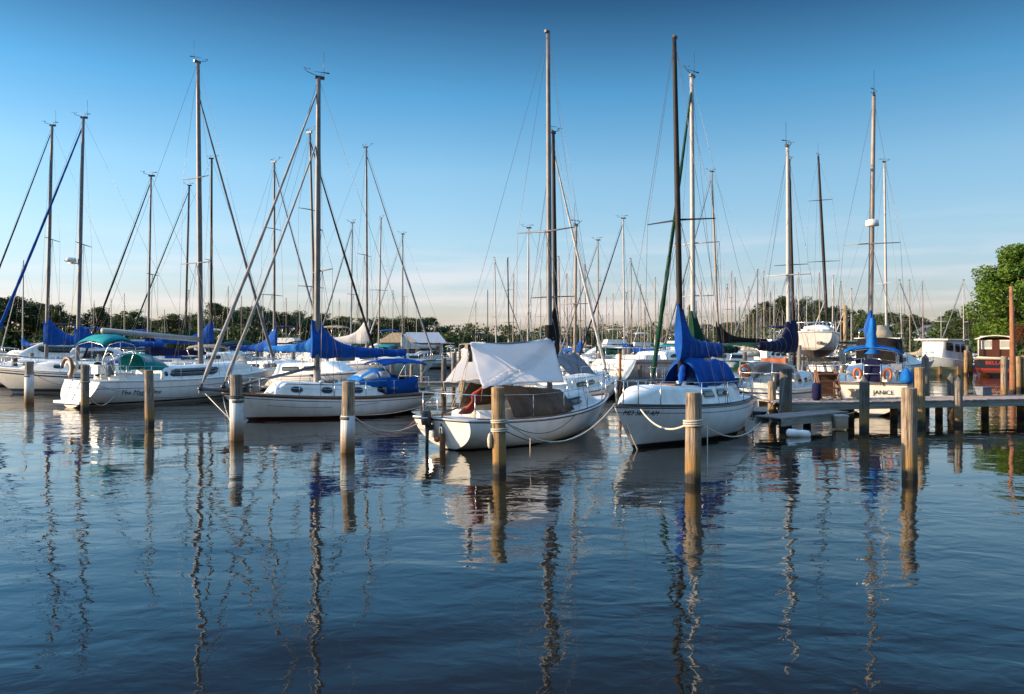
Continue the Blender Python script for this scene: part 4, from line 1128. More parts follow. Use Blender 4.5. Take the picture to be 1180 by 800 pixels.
# D2: sloop right behind the tarp boat, furled jib leaning to its bow
D2b = Boat('sailboat', 'white sloop with black mast cover and white furled jib behind the tarp-covered boat', 'sailboat', (.2, 27.6), (4.1, 33.2), 2.7, (.85, .8, 1.1), 1.0, .3, .7, .45)
D2b.hull(hullmat('hull_d2', boot=(.03, .04, .08), sheer=(.02, .07, (.06, .07, .09))), rail=GEL); D2b.deck(cockpit=(-3.0, -1.2)); D2b.cabin(-1.2, 2.6, .6, .38, 1.2)
for sd in (1, -1): D2b.window(-.6, .9, .3, .75, sd, .3)
D2b.mast(0, (637.5, 153), xm=xat(D2b, 641), r=(.085, .06), mat=ALUD, spreaders=((.36, .95),)); D2b.stays(); D2b.boom(2.3, 2.8); D2b.cover(BLACKC, 1.5, .2, .15, 6)
D2b.furled(D2b.mf(.93), Vector((D2b.pt(.98, 0, 1).x, 0, 1.3)), .075, SAILW); D2b.pulpit(); D2b.lifelines(4, mids=False)
# grey cover on the boat behind
K1 = Boat('sailboat', 'white sailboat with a grey canvas cover over its boom, behind the tarp-covered boat', 'sailboat', (2.2, 33.6), (5.0, 39.6), 2.6, (.85, .8, 1.0), .9, .3, .7, .45)
K1.hull(hullmat('hull_k1', boot=(.03, .05, .1), sheer=(.02, .08, (.15, .17, .2))), rail=GEL); K1.deck(); K1.cabin(-1.4, 2.0, .6, .35, .9)
K1.mast(0, (664, 260), xm=xat(K1, 662), r=(.07, .05), mat=ALUB, spreaders=((.5, .8),)); K1.stays(); K1.boom(2.0, 2.8)
m = MB(); rows = []
for i in range(16):
    f = i / 15; x = lp(K1.ba.x + .2, K1.bb.x, f); rows.append([Vector((x, a * 1.15, lp(2.15 - .1 * f, 1.0, abs(a) ** 1.2) + .03 * sin(f * 12 + a * 3))) for a in [k / 6 - 1 for k in range(13)]])
m.sheet(rows, .012); m.build('boom_tent', GREYC, K1.root)
K1.pulpit(); K1.lifelines(3, mids=False)

# K2: high-sided yacht, grey topsides, separate cream panel on its sloping stern
K2 = Boat('motor_boat', 'grey high-sided yacht with sloping cream stern between the two nearest sailboats', 'motor boat', (5.2, 39.6), (11.6, 45.4), 3.3, (1.75, 1.7, 1.95), 1.2, -1.0, .86, .5)
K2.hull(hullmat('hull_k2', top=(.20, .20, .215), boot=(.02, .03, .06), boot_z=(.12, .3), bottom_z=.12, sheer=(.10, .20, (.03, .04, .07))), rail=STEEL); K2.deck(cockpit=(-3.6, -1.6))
K2.cabin(-1.4, 2.6, .66, .38, 1.0, tumble=.88)
for sd in (1, -1): K2.window(-1.0, 1.4, .3, .8, sd, .1, slant=.6)
K2.pulpit(.6, 1.4); K2.lifelines(4, mids=False); K2.pushpit(.6, 1.0); K2.hatch(.4, 0, .6, .6, 2.5)
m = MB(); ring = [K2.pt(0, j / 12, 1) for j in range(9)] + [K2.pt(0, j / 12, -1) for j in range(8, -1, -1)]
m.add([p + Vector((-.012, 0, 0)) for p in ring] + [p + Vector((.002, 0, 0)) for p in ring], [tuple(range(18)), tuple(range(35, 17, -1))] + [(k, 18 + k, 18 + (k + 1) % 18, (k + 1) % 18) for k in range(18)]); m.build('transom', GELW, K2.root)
for z_ in (.4, .85, 1.3):
    m = MB(); m.box((-K2.L / 2 - .95 * (1 - z_ / 2.0) - .12, 0, z_), (.3, 1.4, .05)); m.build('stern_step', GEL, K2.root)
m = MB(); m.tube([(-.5, 0, 2.4), (-.5, 0, 3.6)], .012, 5); m.build('antenna', STEEL, K2.root)

# F: navy-covered sloop behind the dock
Fb = Boat('sailboat', 'white sloop with sagging navy sail cover and orange life ring behind the dock', 'sailboat', (8.75, 28.4), (13.15, 34.2), 2.6, (.9, .85, 1.05), .9, .25, .75, .45)
Fb.hull(hullmat('hull_f', boot=(.03, .05, .1), sheer=(.10, .16, (.05, .06, .1))), rail=GEL); Fb.deck(cockpit=(-3.3, -1.2)); Fb.cabin(-1.2, 2.7, .62, .45, 1.1)
for sd in (1, -1):
    for a_ in (-.8, 0, .7): Fb.window(a_, a_ + .4, .35, .75, sd, .5)
Fb.mast(0, (907.5, 169), xm=xat(Fb, 909), r=(.09, .065), mat=ALUW, spreaders=((.46, .95),)); Fb.stays()
Fb.boom(2.45, 3.3, drop=-.05); Fb.cover(NAVY, .85, .24, .2, 8, bag=.26, front=.9)
Fb.pulpit(); Fb.pushpit(); Fb.lifelines(3, mids=False); Fb.dodger(-1.5, -.5, .85, .6, SAILW, glass=True)
m = MB(); c = Vector((-3.0, .55, 1.55)); m.tube([c + Vector((0, cos(a) * .19, sin(a) * .19)) for a in [2 * pi * k / 18 for k in range(18)]], .06, 8, closed=True); m.build('life_ring', ORANGE, Fb.root)
m = MB(); m.box((-2.9, -.55, 1.95), (.35, .9, .16)); m.build('orange_cushion', ORANGE, Fb.root)
m = MB()
for y in (-.6, .6): m.tube([(-3.3, y, .9), (-3.3, y, 1.9)], .03, 6)
m.tube([(-3.3, -.6, 1.9), (-3.3, .6, 1.9)], .03, 6); m.build('stern_arch', STEEL, Fb.root)
m = MB(); m.tube([(-3.35, -.75, 1.0), (-3.35, -.75, 1.1), (-3.35, -.75, 1.45), (-3.35, -.75, 1.5)], [.1, .16, .15, .08], 10); m.tube([(-3.38, -.75, 1.1), (-3.4, -.75, .2)], .05, 6); m.build('outboard_motor', BLACK, Fb.root)

# G: lettered transom
gd = Vector((.40, .9165))
gs = Vector((X(1005, 27.6), 27.6))
G = Boat('sailboat', 'white sloop seen from astern with lettered transom, blue bimini and radar dome', 'sailboat', gs, gs + gd * 9.8, 3.0, (1.17, 1.1, 1.3), 1.2, .12, .74, .5)
G.hull(hullmat('hull_g', boot=(.03, .06, .12), sheer=(.03, .07, (.12, .08, .05)), top=(.80, .76, .68)), rail=TEAK); G.deck(cockpit=(-4.2, -1.9)); G.cabin(-1.9, 3.2, .62, .48, 1.3)
for sd in (1, -1): G.window(-1.2, 1.2, .3, .75, sd, .3)
G.mast(0, (1007, 110), xm=-.1, r=(.10, .07), mat=ALUB, spreaders=((.475, 1.05),)); G.stays(r=.007)
G.boom(2.75, 4.0, .055, ALUW)
m = MB(); rows = []
for i in range(14):
    f = i / 13; z = 2.2 + f * 1.3; rr = lp(.30, .07, f ** .8); c = G.bb + Vector((.15, 0, z - G.bb.z)); rows.append([c + Vector((cos(a) * rr, sin(a) * rr * (.8 + .2 * sin(5 * a)), 0)) for a in [2 * pi * k / 16 for k in range(17)]])
m.grid(rows); m.build('sail_cover', BLUEL, G.root)
G.cover(BLUE, 1.0, .25, .17, 6)
m = MB(); c = G.mf(.535) + Vector((-.05, 0, 0)); m.tube([c + Vector((-.35, 0, -.02)), c + Vector((-.35, 0, .0)), c + Vector((-.35, 0, .22)), c + Vector((-.35, 0, .27))], [.1, .26, .24, .1], 18); m.build('radar_dome', GEL, G.mastobj)
G.bimini(-4.3, -2.2, .92, 2.34, BLUEL, camber=.18, droop=.10, zleg=1.2, flap=.10)
G.pushpit(.65, 1.2); G.lifelines(4, mids=False); G.pulpit()
xs = G.pt(0, 0, 1).x
m = MB(); rows = [[Vector((xs + .02 + .12 * (k / 6) , a * .31, 1.17 + .86 * (k / 6))) * 1 for a in [q / 4 - 1 for q in range(9)]] for k in range(7)]
rows = [[p + Vector((0, 0, -.10 * (abs(p.y) / .31) ** 3 if k == 6 else 0)) for p in r_] for k, r_ in enumerate(rows)]
m.sheet(rows, .02); m.build('companion_panel', NAVY, G.root)
m = MB()
for y in (-.27, .27): m.tube([(xs - .06, y, 1.10), (xs - .05, y, 1.85)], .016, 6)
for k in range(3): m.tube([(xs - .06, -.27, 1.2 + .3 * k), (xs - .06, .27, 1.2 + .3 * k)], .014, 6)
m.build('stern_ladder', STEEL, G.root)
for y in (-.5, .48):
    m = MB(); m.tube([Vector((xs + .05, y + cos(a) * .11, 1.48 + sin(a) * .2)) for a in [lp(-1.0, pi + 1.0, i / 12) for i in range(13)]], .042, 8); m.build('horseshoe_buoy', ORANGE, G.root)
m = MB(); m.box((xs + .3, -.78, 1.75), (.25, .36, .22)); m.tube([(xs + .3, -.78, 1.65), (xs + .3, -.78, 1.2)], .02, 6); m.build('stern_grill', STEEL, G.root)
m = MB(); m.tube([(xs + .2, -1.1, 1.15), (xs + .2, -1.1, 1.25), (xs + .25, -1.08, 1.5), (xs + .2, -1.1, 1.68)], [.10, .24, .2, .06], 10); m.build('dock_line_bag', BLUEL, G.root)
def stern_text(b, y, z, body, mat, size, name='transom_lettering'):
    M = Matrix(((0, 0, -1), (-1, 0, 0), (0, 1, 0))).to_4x4()
    xx = -b.L / 2 + b.rS * (1 - z / b.fb[0])
    M.translation = Vector((xx - .012, y, z)); return lettering(body, mat, b.root, M, size, name=name)
stern_text(G, -.36, .84, 'JANICE', INK, .21); stern_text(G, -.36, .62, 'ANNAPOLIS', INK, .10)

# boat behind with cream dome-shaped cover and dark cabin front
G2 = Boat('motor_boat', 'dark cabin cruiser with cream domed canvas top behind the radar-dome sloop', 'motor boat', (18.9, 41.0), (23.4, 48.3), 3.0, (1.1, 1.1, 1.4), 1.0, .1, .9, .5)
G2.hull(hullmat('hull_g2', top=(.03, .035, .05)), rail=GEL); G2.deck(); G2.cabin(-2.6, 2.0, .72, 1.7, .8, mat=BLACKC, tumble=.95)
m = MB(); rows = []
for i in range(9):
    a = pi / 2 * i / 8; rows.append([Vector((-1.2 + cos(q) * .68 * cos(a), sin(q) * .68 * cos(a), 2.87 + sin(a) * .72)) for q in [2 * pi * k / 16 for k in range(17)]])
m.grid(rows); m.build('domed_canvas', TAN, G2.root)
m = MB(); m.box((-1.2, 0, 2.84), (2.2, 2.3, .06)); m.build('hard_top', GEL, G2.root)

# H: brown motor yacht
H = Boat('motor_yacht', 'varnished mahogany motor yacht seen from astern with red transom lettering', 'motor yacht', (X(1148, 60), 60), (X(1148, 60) + 5.0, 69), 2.7, (1.45, 1.35, 1.7), 1.0, .15, .92, .6)
H.hull(hullmat('hull_h', top=(.02, .02, .028), boot=(.30, .03, .015), boot_z=(.45, .62), bottom_z=.42, bottom=(.13, .04, .02), sheer=(.0, .12, (.72, .64, .48))), rail=GELW, railr=.07); H.deck(mat=MAHOG)
H.cabin(-4.3, 2.6, .82, 1.55, .6, mat=MAHOG, name='wheelhouse', tumble=.97, wmax=1.1, back=.01, crown=.05)
for sd in (1, -1):
    for k in range(4): H.window(-4 + k * 1.5, -2.8 + k * 1.5, .5, .88, sd, .15, frame=GELW)
m = MB(); rows = []
for i in range(8):
    x = lp(-4.7, 2.6, i / 7); rows.append([Vector((x, a * 1.25, 2.92 + .26 * (1 - abs(a) ** 2.4))) for a in [k / 5 - 1 for k in range(11)]])
m.sheet(rows, .07); m.build('canopy_roof', GELW, H.root)
m = MB()
for y in (-1.15, 1.15): m.tube([(-4.6, y, 1.4), (-4.6, y, 2.9)], .05, 8)
m.tube([(-4.6, -1.15, 2.9), (-4.6, -1.0, 3.06), (-4.6, 0, 3.14), (-4.6, 1.0, 3.06), (-4.6, 1.15, 2.9)], .05, 8); m.build('canopy_frame', GELW, H.root)
for y in (-.6, .6):
    m = MB(); m.box((-4.34, y, 2.45), (.06, .74, .72)); f_ = m.build('rear_window_frame', GELW, H.cabobj)
    m = MB(); m.box((-4.38, y, 2.5), (.03, .6, .48)); m.build('rear_window', VINYL, f_)
m = MB(); m.box((-4.36, 0, 2.15), (.06, .5, 1.3)); m.build('cabin_door', MAHOG, H.root)
stern_text(H, .15, 1.05, 'BELLA', INKR, .42)
m = MB(); m.box((-H.L / 2 - .3, 0, .33), (.5, 2.4, .08)); m.build('swim_platform', MAHOG, H.root)

# I: pale blue-grey work boat at the bulkhead
I_ = Boat('motor_boat', 'pale grey trawler with three square wheelhouse windows at the far bulkhead', 'motor boat', (X(1108, 66), 67), (X(1058, 66), 64.6), 3.4, (1.2, 1.1, 1.5), .9, .1, .9, .6)
I_.hull(hullmat('hull_i', top=(.60, .66, .70), boot=(.05, .1, .2)), rail=GEL); I_.deck(); I_.cabin(-1.5, 1.4, .8, 1.6, .15, mat=PALEB, tumble=.98, crown=.04, name='wheelhouse')
for sd in (1, -1):
    for k in range(3): I_.window(-1.2 + k * .85, -.6 + k * .85, .45, .82, sd, .12, frame=BLACK)
m = MB(); m.box((-.05, 0, 2.86), (3.4, 2.8, .1)); m.build('wheelhouse_roof', GEL, I_.root)
m = MB(); m.tube([(0, 0, 3), (0, 0, 5.2)], .035, 6); m.tube([(0, -.5, 4.4), (0, .5, 4.4)], .02, 5); m.build('signal_mast', ALUW, I_.root)

# J: boat hoisted on a lift
J = Boat('sailboat', 'white sailboat hoisted clear of the water on a lift, seen from astern quarter', 'sailboat', (X(935, 47.5), 47.3), (X(962, 50) , 52.2), 2.7, (1.05, .95, 1.2), 1.0, .35, .8, .7, z0=2.2)
J.hull(hullmat('hull_j', top=(.80, .78, .76), boot=(.5, .45, .4), bottom=(.12, .10, .10), bottom_z=-.05), rail=GEL, railr=.05); J.deck(cockpit=(-2.2, -.6)); J.cabin(-.6, 2.0, .62, .45, .8)
for sd in (1, -1): J.window(-.3, 1.0, .3, .75, sd, .3)
J.mast(0, (943, 181), xm=xat(J, 953.5), r=(.11, .07), mat=ALUD, spreaders=((.4, 1.1), (.75, .8))); J.stays(r=.008); J.pushpit(.6, .7, .03); J.pulpit(.6, 1, .03)
m = MB()
for i, (px, Y) in enumerate(((922, 47), (973.5, 47), (926, 53), (968, 53))):
    pass
lift = empty('boat_lift', (X(948, 50), 50, 0), 0, label='timber boat lift carrying the hoisted sailboat', category='boat lift')
for px, Y, top, mt in ((921, 47, 398, WGREY), (974, 53, 352, WGOLD), (925, 53, 396, WGREY), (969, 53, 394, WGREY)):
    m = MB(); x = X(px, Y) - lift.location.x; m.tube([(x, Y - 50, -1), (x, Y - 50, Z(top, Y))], .13, 10); m.build('lift_pile', mt, lift)
for Y in (48.4, 51.2):
    m = MB(); m.box((0, Y - 50, 1.55), (3.2, .16, .22)); m.build('cradle_beam', WDARK, lift)
for y in (-1.35, 1.35):
    m = MB(); m.box((y, 0, 2.6), (.12, 6.4, .16)); m.build('lift_beam', WDARK, lift)

# dark-masted sloop beside F
F2 = Boat('sailboat', 'white sloop with dark mast standing right beside the white mast of the navy-covered sloop', 'sailboat', (11.0, 36.2), (15.2, 42.5), 2.7, (.9, .85, 1.1), 1.0, .3, .7, .45)
F2.hull(hullmat('hull_f2', boot=(.3, .02, .02)), rail=GEL); F2.deck(); F2.cabin(-1.2, 2.4, .6, .4, 1)
for sd in (1, -1): F2.window(-.6, .9, .3, .75, sd, .3)
F2.mast(0, (909.5, 185), xm=xat(F2, 915.5), r=(.085, .06), mat=ALUD, spreaders=((.5, .9),)); F2.stays(shroud=False); F2.boom(2.3, 3.0); F2.cover(NAVY, .8, .2, .15, 6)
# ------------------------------------------------------------------ distant sloops
BOATS = [A, A2, B, C, D, E, E2, D2b, K1, K2, Fb, G, G2, H, I_, F2]
occ = []          # circles (x, y, r)
for b in BOATS + [J]:
    for k in range(7):
        p = b.stern.lerp(b.bow, (k + .5) / 7); occ.append((p.x, p.y, b.B / 2 * .95))
PIERS = [((-10, 37), (7, 37.6)), ((4, 48), (24, 50)), ((-44, 56), (-9, 53)), ((-10, 72), (36, 74)), ((20, 60), (34, 60)), ((8.4, 24), (33, 29.6))]
SHOREP = [(-90, 150), (-45, 172), (-12, 240), (30, 250), (42, 200), (46, 130), (47, 82)]
def segd(p, a, b_):
    p, a, b_ = Vector(p), Vector(a), Vector(b_); d = b_ - a; t_ = max(0, min(1, (p - a).dot(d) / d.length_squared)); return (a + d * t_ - p).length
def shore_ok(x, y):
    if x < -45: return y < 146
    if x < -12: return y < 165 + (x + 45) * 1.9
    if x < 36: return y < 225
    return y < 76 or (x < 43 and y < 120)
def fits(circ):
    for x, y, r in circ:
        if not shore_ok(x, y): return False
        for a, b_, c in occ:
            if (a - x) ** 2 + (b_ - y) ** 2 < (r + c) ** 2: return False
        for i, (a, b_) in enumerate(PIERS):
            if segd((x, y), a, b_) < r + (1.3 if i < 4 else .4) * 1.0: return False
    return True
ANCH = [(-40, 'the view edge', 1), (89, "the twin-striped sloop", 0), (231, "the teal-canopied sloop's mast", 0), (366, "the blue-covered cutter", 0),
        (633, "the tarp-covered boat", 0), (780, 'the black mast', 0), (908, "the navy-covered sloop", 0), (1010, 'the mast with the radar dome', 0), (1167, 'the tall brown pole', 0)]
ORD = ['first', 'second', 'third', 'fourth', 'fifth', 'sixth', 'seventh', 'eighth', 'ninth', 'tenth', 'eleventh', 'twelfth', 'thirteenth', 'fourteenth', 'fifteenth', 'sixteenth', 'seventeenth', 'eighteenth', 'nineteenth', 'twentieth', 'twenty-first', 'twenty-second', 'twenty-third', 'twenty-fourth', 'twenty-fifth', 'twenty-sixth', 'twenty-seventh', 'twenty-eighth', 'twenty-ninth', 'thirtieth'] + ['%s' % q_ for q_ in ('thirty-first', 'thirty-second', 'thirty-third', 'thirty-fourth', 'thirty-fifth', 'thirty-sixth', 'thirty-seventh', 'thirty-eighth', 'thirty-ninth', 'fortieth')]
CV = {'blue': BLUE, 'navy': NAVY, 'green': GREEN, 'black': BLACKC, 'white': SAILW, 'tan': TAN, 'azure': BLUEL, 'teal': TEAL, 'red': REDC, 'grey': GREYC}
MM = {'w': (ALUW, 'white'), 'a': (ALU, 'grey'), 'd': (ALUD, 'dark'), 'b': (ALUB, 'buff')}
# base px, top px, top y, bow direction, furled jib colour, sail cover colour, mast
FAR = [
 (170, 174, 203, -1, 'black', 'navy', 'a'), (213, 218, 214, -1, 'green', 'green', 'd'), (243, 244, 183, 1, None, 'blue', 'd'), (316, 316, 187, 1, 'grey', 'blue', 'a'),
 (364, 357, 153, 1, 'black', 'azure', 'a'), (404, 406, 257, -1, 'grey', None, 'w'), (423, 422, 170, 1, 'grey', 'white', 'a'), (436, 439, 252, 0, None, None, 'b'), (464, 464, 270, -1, 'white', 'white', 'a'),
 (26, 27, 300, -1, 'white', 'blue', 'w'), (128, 128, 345, 1, None, 'tan', 'w'), (303, 303, 340, 0, None, 'blue', 'b'), (262, 263, 330, 0, None, 'blue', 'b'),
 (390, 391, 345, 0, None, 'navy', 'b'), (452, 453, 335, 0, None, 'blue', 'b'), (480, 480, 350, 0, None, 'white', 'w'),
 (562, 562, 334, 0, None, None, 'd'), (572, 570, 297, 1, 'grey', None, 'w'), (587, 585, 297, 0, None, 'tan', 'd'), (591, 592, 316, -1, None, None, 'b'), (608, 609, 263, 0, None, 'blue', 'w'), (623, 623, 322, 0, None, None, 'b'),
 (646, 644, 296, 0, None, 'tan', 'b'), (654, 653, 316, 0, None, None, 'b'), (669, 668, 300, 0, None, 'blue', 'b'), (675, 674, 305, 1, 'grey', None, 'a'), (689, 689, 277, -1, 'grey', 'green', 'b'),
 (720, 718, 252, -1, 'navy', 'blue', 'w'), (728, 727, 298, 1, 'grey', 'black', 'b'), (739, 738, 328, 0, None, None, 'b'), (755, 755, 320, -1, 'white', 'white', 'b'), (747, 746, 345, 0, None, None, 'w'),
 (788, 788, 320, -1, None, None, 'd'), (808, 808, 325, 0, None, 'tan', 'b'), (829, 820, 198, -1, 'grey', 'black', 'b'), (815, 816, 338, 0, None, None, 'w'), (838, 838, 328, 0, None, None, 'b'),
 (843, 843, 312, 0, None, 'blue', 'b'), (848, 847, 320, 0, None, None, 'a'), (852, 852, 354, 0, None, 'navy', 'd'), (863, 863, 331, 1, None, None, 'b'), (872, 873, 311, -1, 'grey', None, 'a'), (881, 880, 312, 0, None, 'tan', 'b'), (892, 892, 325, 0, None, None, 'w'),
 (921, 920, 315, 0, None, 'blue', 'w'), (932, 931, 340, 0, None, None, 'b'), (945, 944, 315, 0, None, None, 'b'), (951, 951, 320, 0, None, None, 'w'), (959, 960, 318, -1, 'white', None, 'w'), (969, 969, 325, 0, None, 'tan', 'b'),
 (981, 981, 333, -1, 'white', None, 'w'), (989, 989, 322, 1, 'grey', 'navy', 'b'), (1022, 1019, 187, 1, None, 'white', 'w'), (1005, 1004, 328, 0, None, None, 'b'), (1031, 1030, 345, 0, None, 'navy', 'w'), (1040, 1037, 323, 1, 'grey', 'blue', 'w'), (1049, 1048, 323, 0, None, None, 'b'),
 (1064, 1063, 323, 0, None, 'tan', 'b'), (1067, 1066, 337, 0, None, 'blue', 'd'), (1083, 1084, 372, 0, None, None, 'b'), (1094, 1092, 330, -1, 'grey', None, 'w'), (1099, 1096, 340, 0, None, None, 'b'), (1103, 1103, 360, 0, None, None, 'b'), (1111, 1110, 323, -1, 'grey', 'white', 'w')]
rf = random.Random(5)
for px in [636, 650, 662, 682, 699, 706, 712, 733, 750, 763, 774, 803, 822, 858, 868, 887, 899, 914, 927, 938, 975, 996, 1012, 1056, 1075, 1088, 108, 143, 190, 278, 330, 346, 412, 500, 548, 600, 642, 658, 672, 694, 702, 716, 724, 736, 743, 759, 768, 793, 812, 833, 855, 877, 902, 917, 929, 935, 948, 955, 963, 977, 985, 993, 1008, 1018, 1026, 1035, 1044, 1053, 1070, 1079, 1106]:
    FAR.append((px, px + rf.uniform(-.8, .8), rf.uniform(336, 372), 0, None, rf.choice([None, None, None, 'blue', 'navy', 'tan', 'white', 'green']), rf.choice('wbbad')))
FAR.sort()
cnt = {}
done = 0
for (bp, tp, ty, dr, jib, cov, mt) in FAR:
    ok = False
    for tries in range(140):
        H_ = rf.uniform(10.5, 14) if tries < 30 else rf.uniform(8.5, 17)
        Yb_ = (H_ - EYE) * F / (HY - ty)
        if Yb_ > 215: Yb_ = rf.uniform(90, 210)
        L_b = max(6.2, min(12.5, (EYE + (HY - ty) / F * Yb_) * .72))
        Bb = L_b * .31
        if dr: ang = (0 if dr > 0 else pi) + rf.uniform(-.5, .5)
        else: ang = rf.choice([.9, pi - .9, -.9, pi + .9, pi / 2, -pi / 2, 0, pi]) + rf.uniform(-.25, .25)
        hx, hy = cos(ang), sin(ang)
        xm_ = .06 * L_b
        cx = X(bp, Yb_) - hx * xm_; cy = Yb_ - hy * xm_
        circ = [(cx + hx * L_b * q, cy + hy * L_b * q, Bb / 2 * (.9 if abs(q) < .4 else .5)) for q in (-.45, -.3, -.15, 0, .15, .3, .45)]
        if fits(circ) and cy > 41: ok = True; break
    if not ok: continue
    done += 1
    occ += circ
    ai = max(i for i, a in enumerate(ANCH) if a[0] <= bp)
    cnt[ai] = cnt.get(ai, 0) + 1
    tall = 'tall' if ty < 275 else ('small' if ty > 330 else 'distant')
    covd = {'None': 'bare boom'}.get(str(cov), '%s sail cover' % cov)
    hullc = rf.choice(['white'] * 9 + ['cream', 'navy', 'green'])
    if ty < 275: hullc = 'white'
    lab = '%s %s sloop, %s, %s far mast past %s' % (tall, hullc, covd, ORD[cnt[ai] - 1], ANCH[ai][1])
    if ai == 0: lab = '%s %s sloop with %s, farthest to the edge behind the twin-striped sloop' % (tall, hullc, covd)
    b = Boat('sailboat', lab, 'sailboat', (cx - hx * L_b / 2, cy - hy * L_b / 2), (cx + hx * L_b / 2, cy + hy * L_b / 2), Bb, (.095 * L_b, .09 * L_b, .12 * L_b), .11 * L_b, rf.choice([.3, .4, -.2]), rf.uniform(.55, .8), .4,
             group='sailboats moored far down the rows of slips', seg=(12, 6))
    tc_ = {'white': (.78, .78, .76), 'cream': (.72, .64, .48), 'navy': (.02, .03, .09), 'green': (.02, .07, .045)}[hullc]
    key = 'far_hull_%s_%d' % (hullc, rf.randrange(3))
    hm = bpy.data.materials.get(key) or hullmat(key, top=tc_, boot=[(.02, .03, .1), (.2, .02, .02), (.02, .02, .02)][int(key[-1])], boot_z=(.05, .14), sheer=(.06, .12, (.05, .07, .14)))
    b.hull(hm); b.deck(toe=False)
    b.cabin(-.15 * L_b, .30 * L_b, .6, .055 * L_b, .12 * L_b)
    near = Yb_ < 90
    for sd in (1, -1):
        if near:
            b.window(-.1 * L_b, .02 * L_b, .3, .75, sd, .3); b.window(.05 * L_b, .14 * L_b, .3, .75, sd, .3)
        else: b.window(-.1 * L_b, .13 * L_b, .3, .75, sd, .3)
    rad = .0075 * L_b * (1 if Yb_ < 80 else 1.15)
    if ty > 330: rad = max(rad, .055)
    b.mast(0, (tp, ty), xm=xm_, r=(rad * 1.05, rad * .8), mat=MM[mt][0], spreaders=((.5 if rf.random() < .6 else .4, .095 * L_b),) if rf.random() < .6 else ((.36, .1 * L_b), (.68, .08 * L_b)), head='wind' if ty < 290 else 'plain', sides=8)
    b.stays(single=True, r=.008 if Yb_ < 70 else .010, back=True, lower=near)
    b.boom(b.dz(xm_) + .13 * L_b, .36 * L_b, .05, MM[mt][0] if cov else ALUW)
    if cov:
        b.cover(CV[cov], .11 * L_b if rf.random() < .7 else .05 * L_b, .03 * L_b, .16, 7)
    if jib: b.furled(b.mf(.97), Vector((b.pt(.98, 0, 1).x, 0, b.fb[2] + .25)), .075, CV[jib], drum=False)
    if rf.random() < .45: b.bimini(-.42 * L_b, -.22 * L_b, Bb * .36, b.fb[1] + 1.55, CV[rf.choice(['blue', 'navy', 'teal', 'tan', 'green', 'azure'])], legs=near)
    if rf.random() < .6: b.dodger(-.19 * L_b, -.08 * L_b, Bb * .33, .55, CV[rf.choice(['blue', 'navy', 'tan', 'grey'])], glass=near)
    if Yb_ < 110: b.pulpit(.6, 1.1, .02); b.pushpit(.6, .8, .02)
print('far boats', done, 'of', len(FAR))

# ------------------------------------------------------------------ distant motor boats
CR = [(118, 70, 1), (150, 92, -1), (340, 78, 1), (375, 58, -1), (545, 112, -1), (700, 82, -1), (745, 98, 1), (775, 95, -1), (640, 120, 1), (805, 90, 1), (870, 108, -1), (935, 88, 1), (1000, 85, -1), (1046, 88, 1), (440, 100, -1), (255, 88, 1), (60, 74, -1), (905, 72, 1), (985, 66, -1)]
k_ = 0
for (px, Y0, dr) in CR:
    for tries in range(60):
        Y = Y0 + rf.uniform(-9, 9) * (tries / 25); ang = (0 if dr > 0 else pi) + rf.uniform(-.6, .6) if tries < 30 else rf.choice([1.2, -1.2, 2, -2])
        cx, cy = X(px, Y), Y; hx, hy = cos(ang), sin(ang); L_b = rf.uniform(7.5, 10); Bb = L_b * .33
        circ = [(cx + hx * L_b * q, cy + hy * L_b * q, Bb / 2 * .8) for q in (-.45, -.3, -.15, 0, .15, .3, .45)]
        if fits(circ): break
    else: continue
    occ += circ
    ai = max(i for i, a in enumerate(ANCH) if a[0] <= px); cnt[(ai, 'm')] = cnt.get((ai, 'm'), 0) + 1
    top_ = rf.choice(['blue', 'tan', 'white', 'navy', 'azure'])
    b = Boat('motor_boat', 'distant white motor cruiser with %s canvas, %s cruiser right of %s' % (top_, ORD[cnt[(ai, 'm')] - 1], ANCH[ai][1]), 'motor boat', (cx - hx * L_b / 2, cy - hy * L_b / 2), (cx + hx * L_b / 2, cy + hy * L_b / 2), Bb, (.12 * L_b, .12 * L_b, .17 * L_b), .12 * L_b, .1, .9, .4, group='motor cruisers moored far down the rows of slips', seg=(12, 6))
    b.hull(bpy.data.materials['far_hull_white_%d' % rf.randrange(3)] if bpy.data.materials.get('far_hull_white_0') and bpy.data.materials.get('far_hull_white_1') and bpy.data.materials.get('far_hull_white_2') else GEL); b.deck(toe=False)
    b.cabin(-.30 * L_b, .28 * L_b, .74, .13 * L_b, .2 * L_b, tumble=.9)
    for sd in (1, -1): b.window(-.24 * L_b, .1 * L_b, .35, .82, sd, .12, slant=.8)
    m = MB(); zc = b.fb[1] + .15 * L_b; m.box((-.10 * L_b, 0, zc + .28), (.28 * L_b, Bb * .55, .5), 0, 0, .85); m.build('flybridge', GEL, b.root)
    b.bimini(-.22 * L_b, .02 * L_b, Bb * .3, zc + 1.6, CV[top_], zleg=zc + .3)
    b.pulpit(.6, 2.0, .025)
    k_ += 1
print('cruisers', k_)

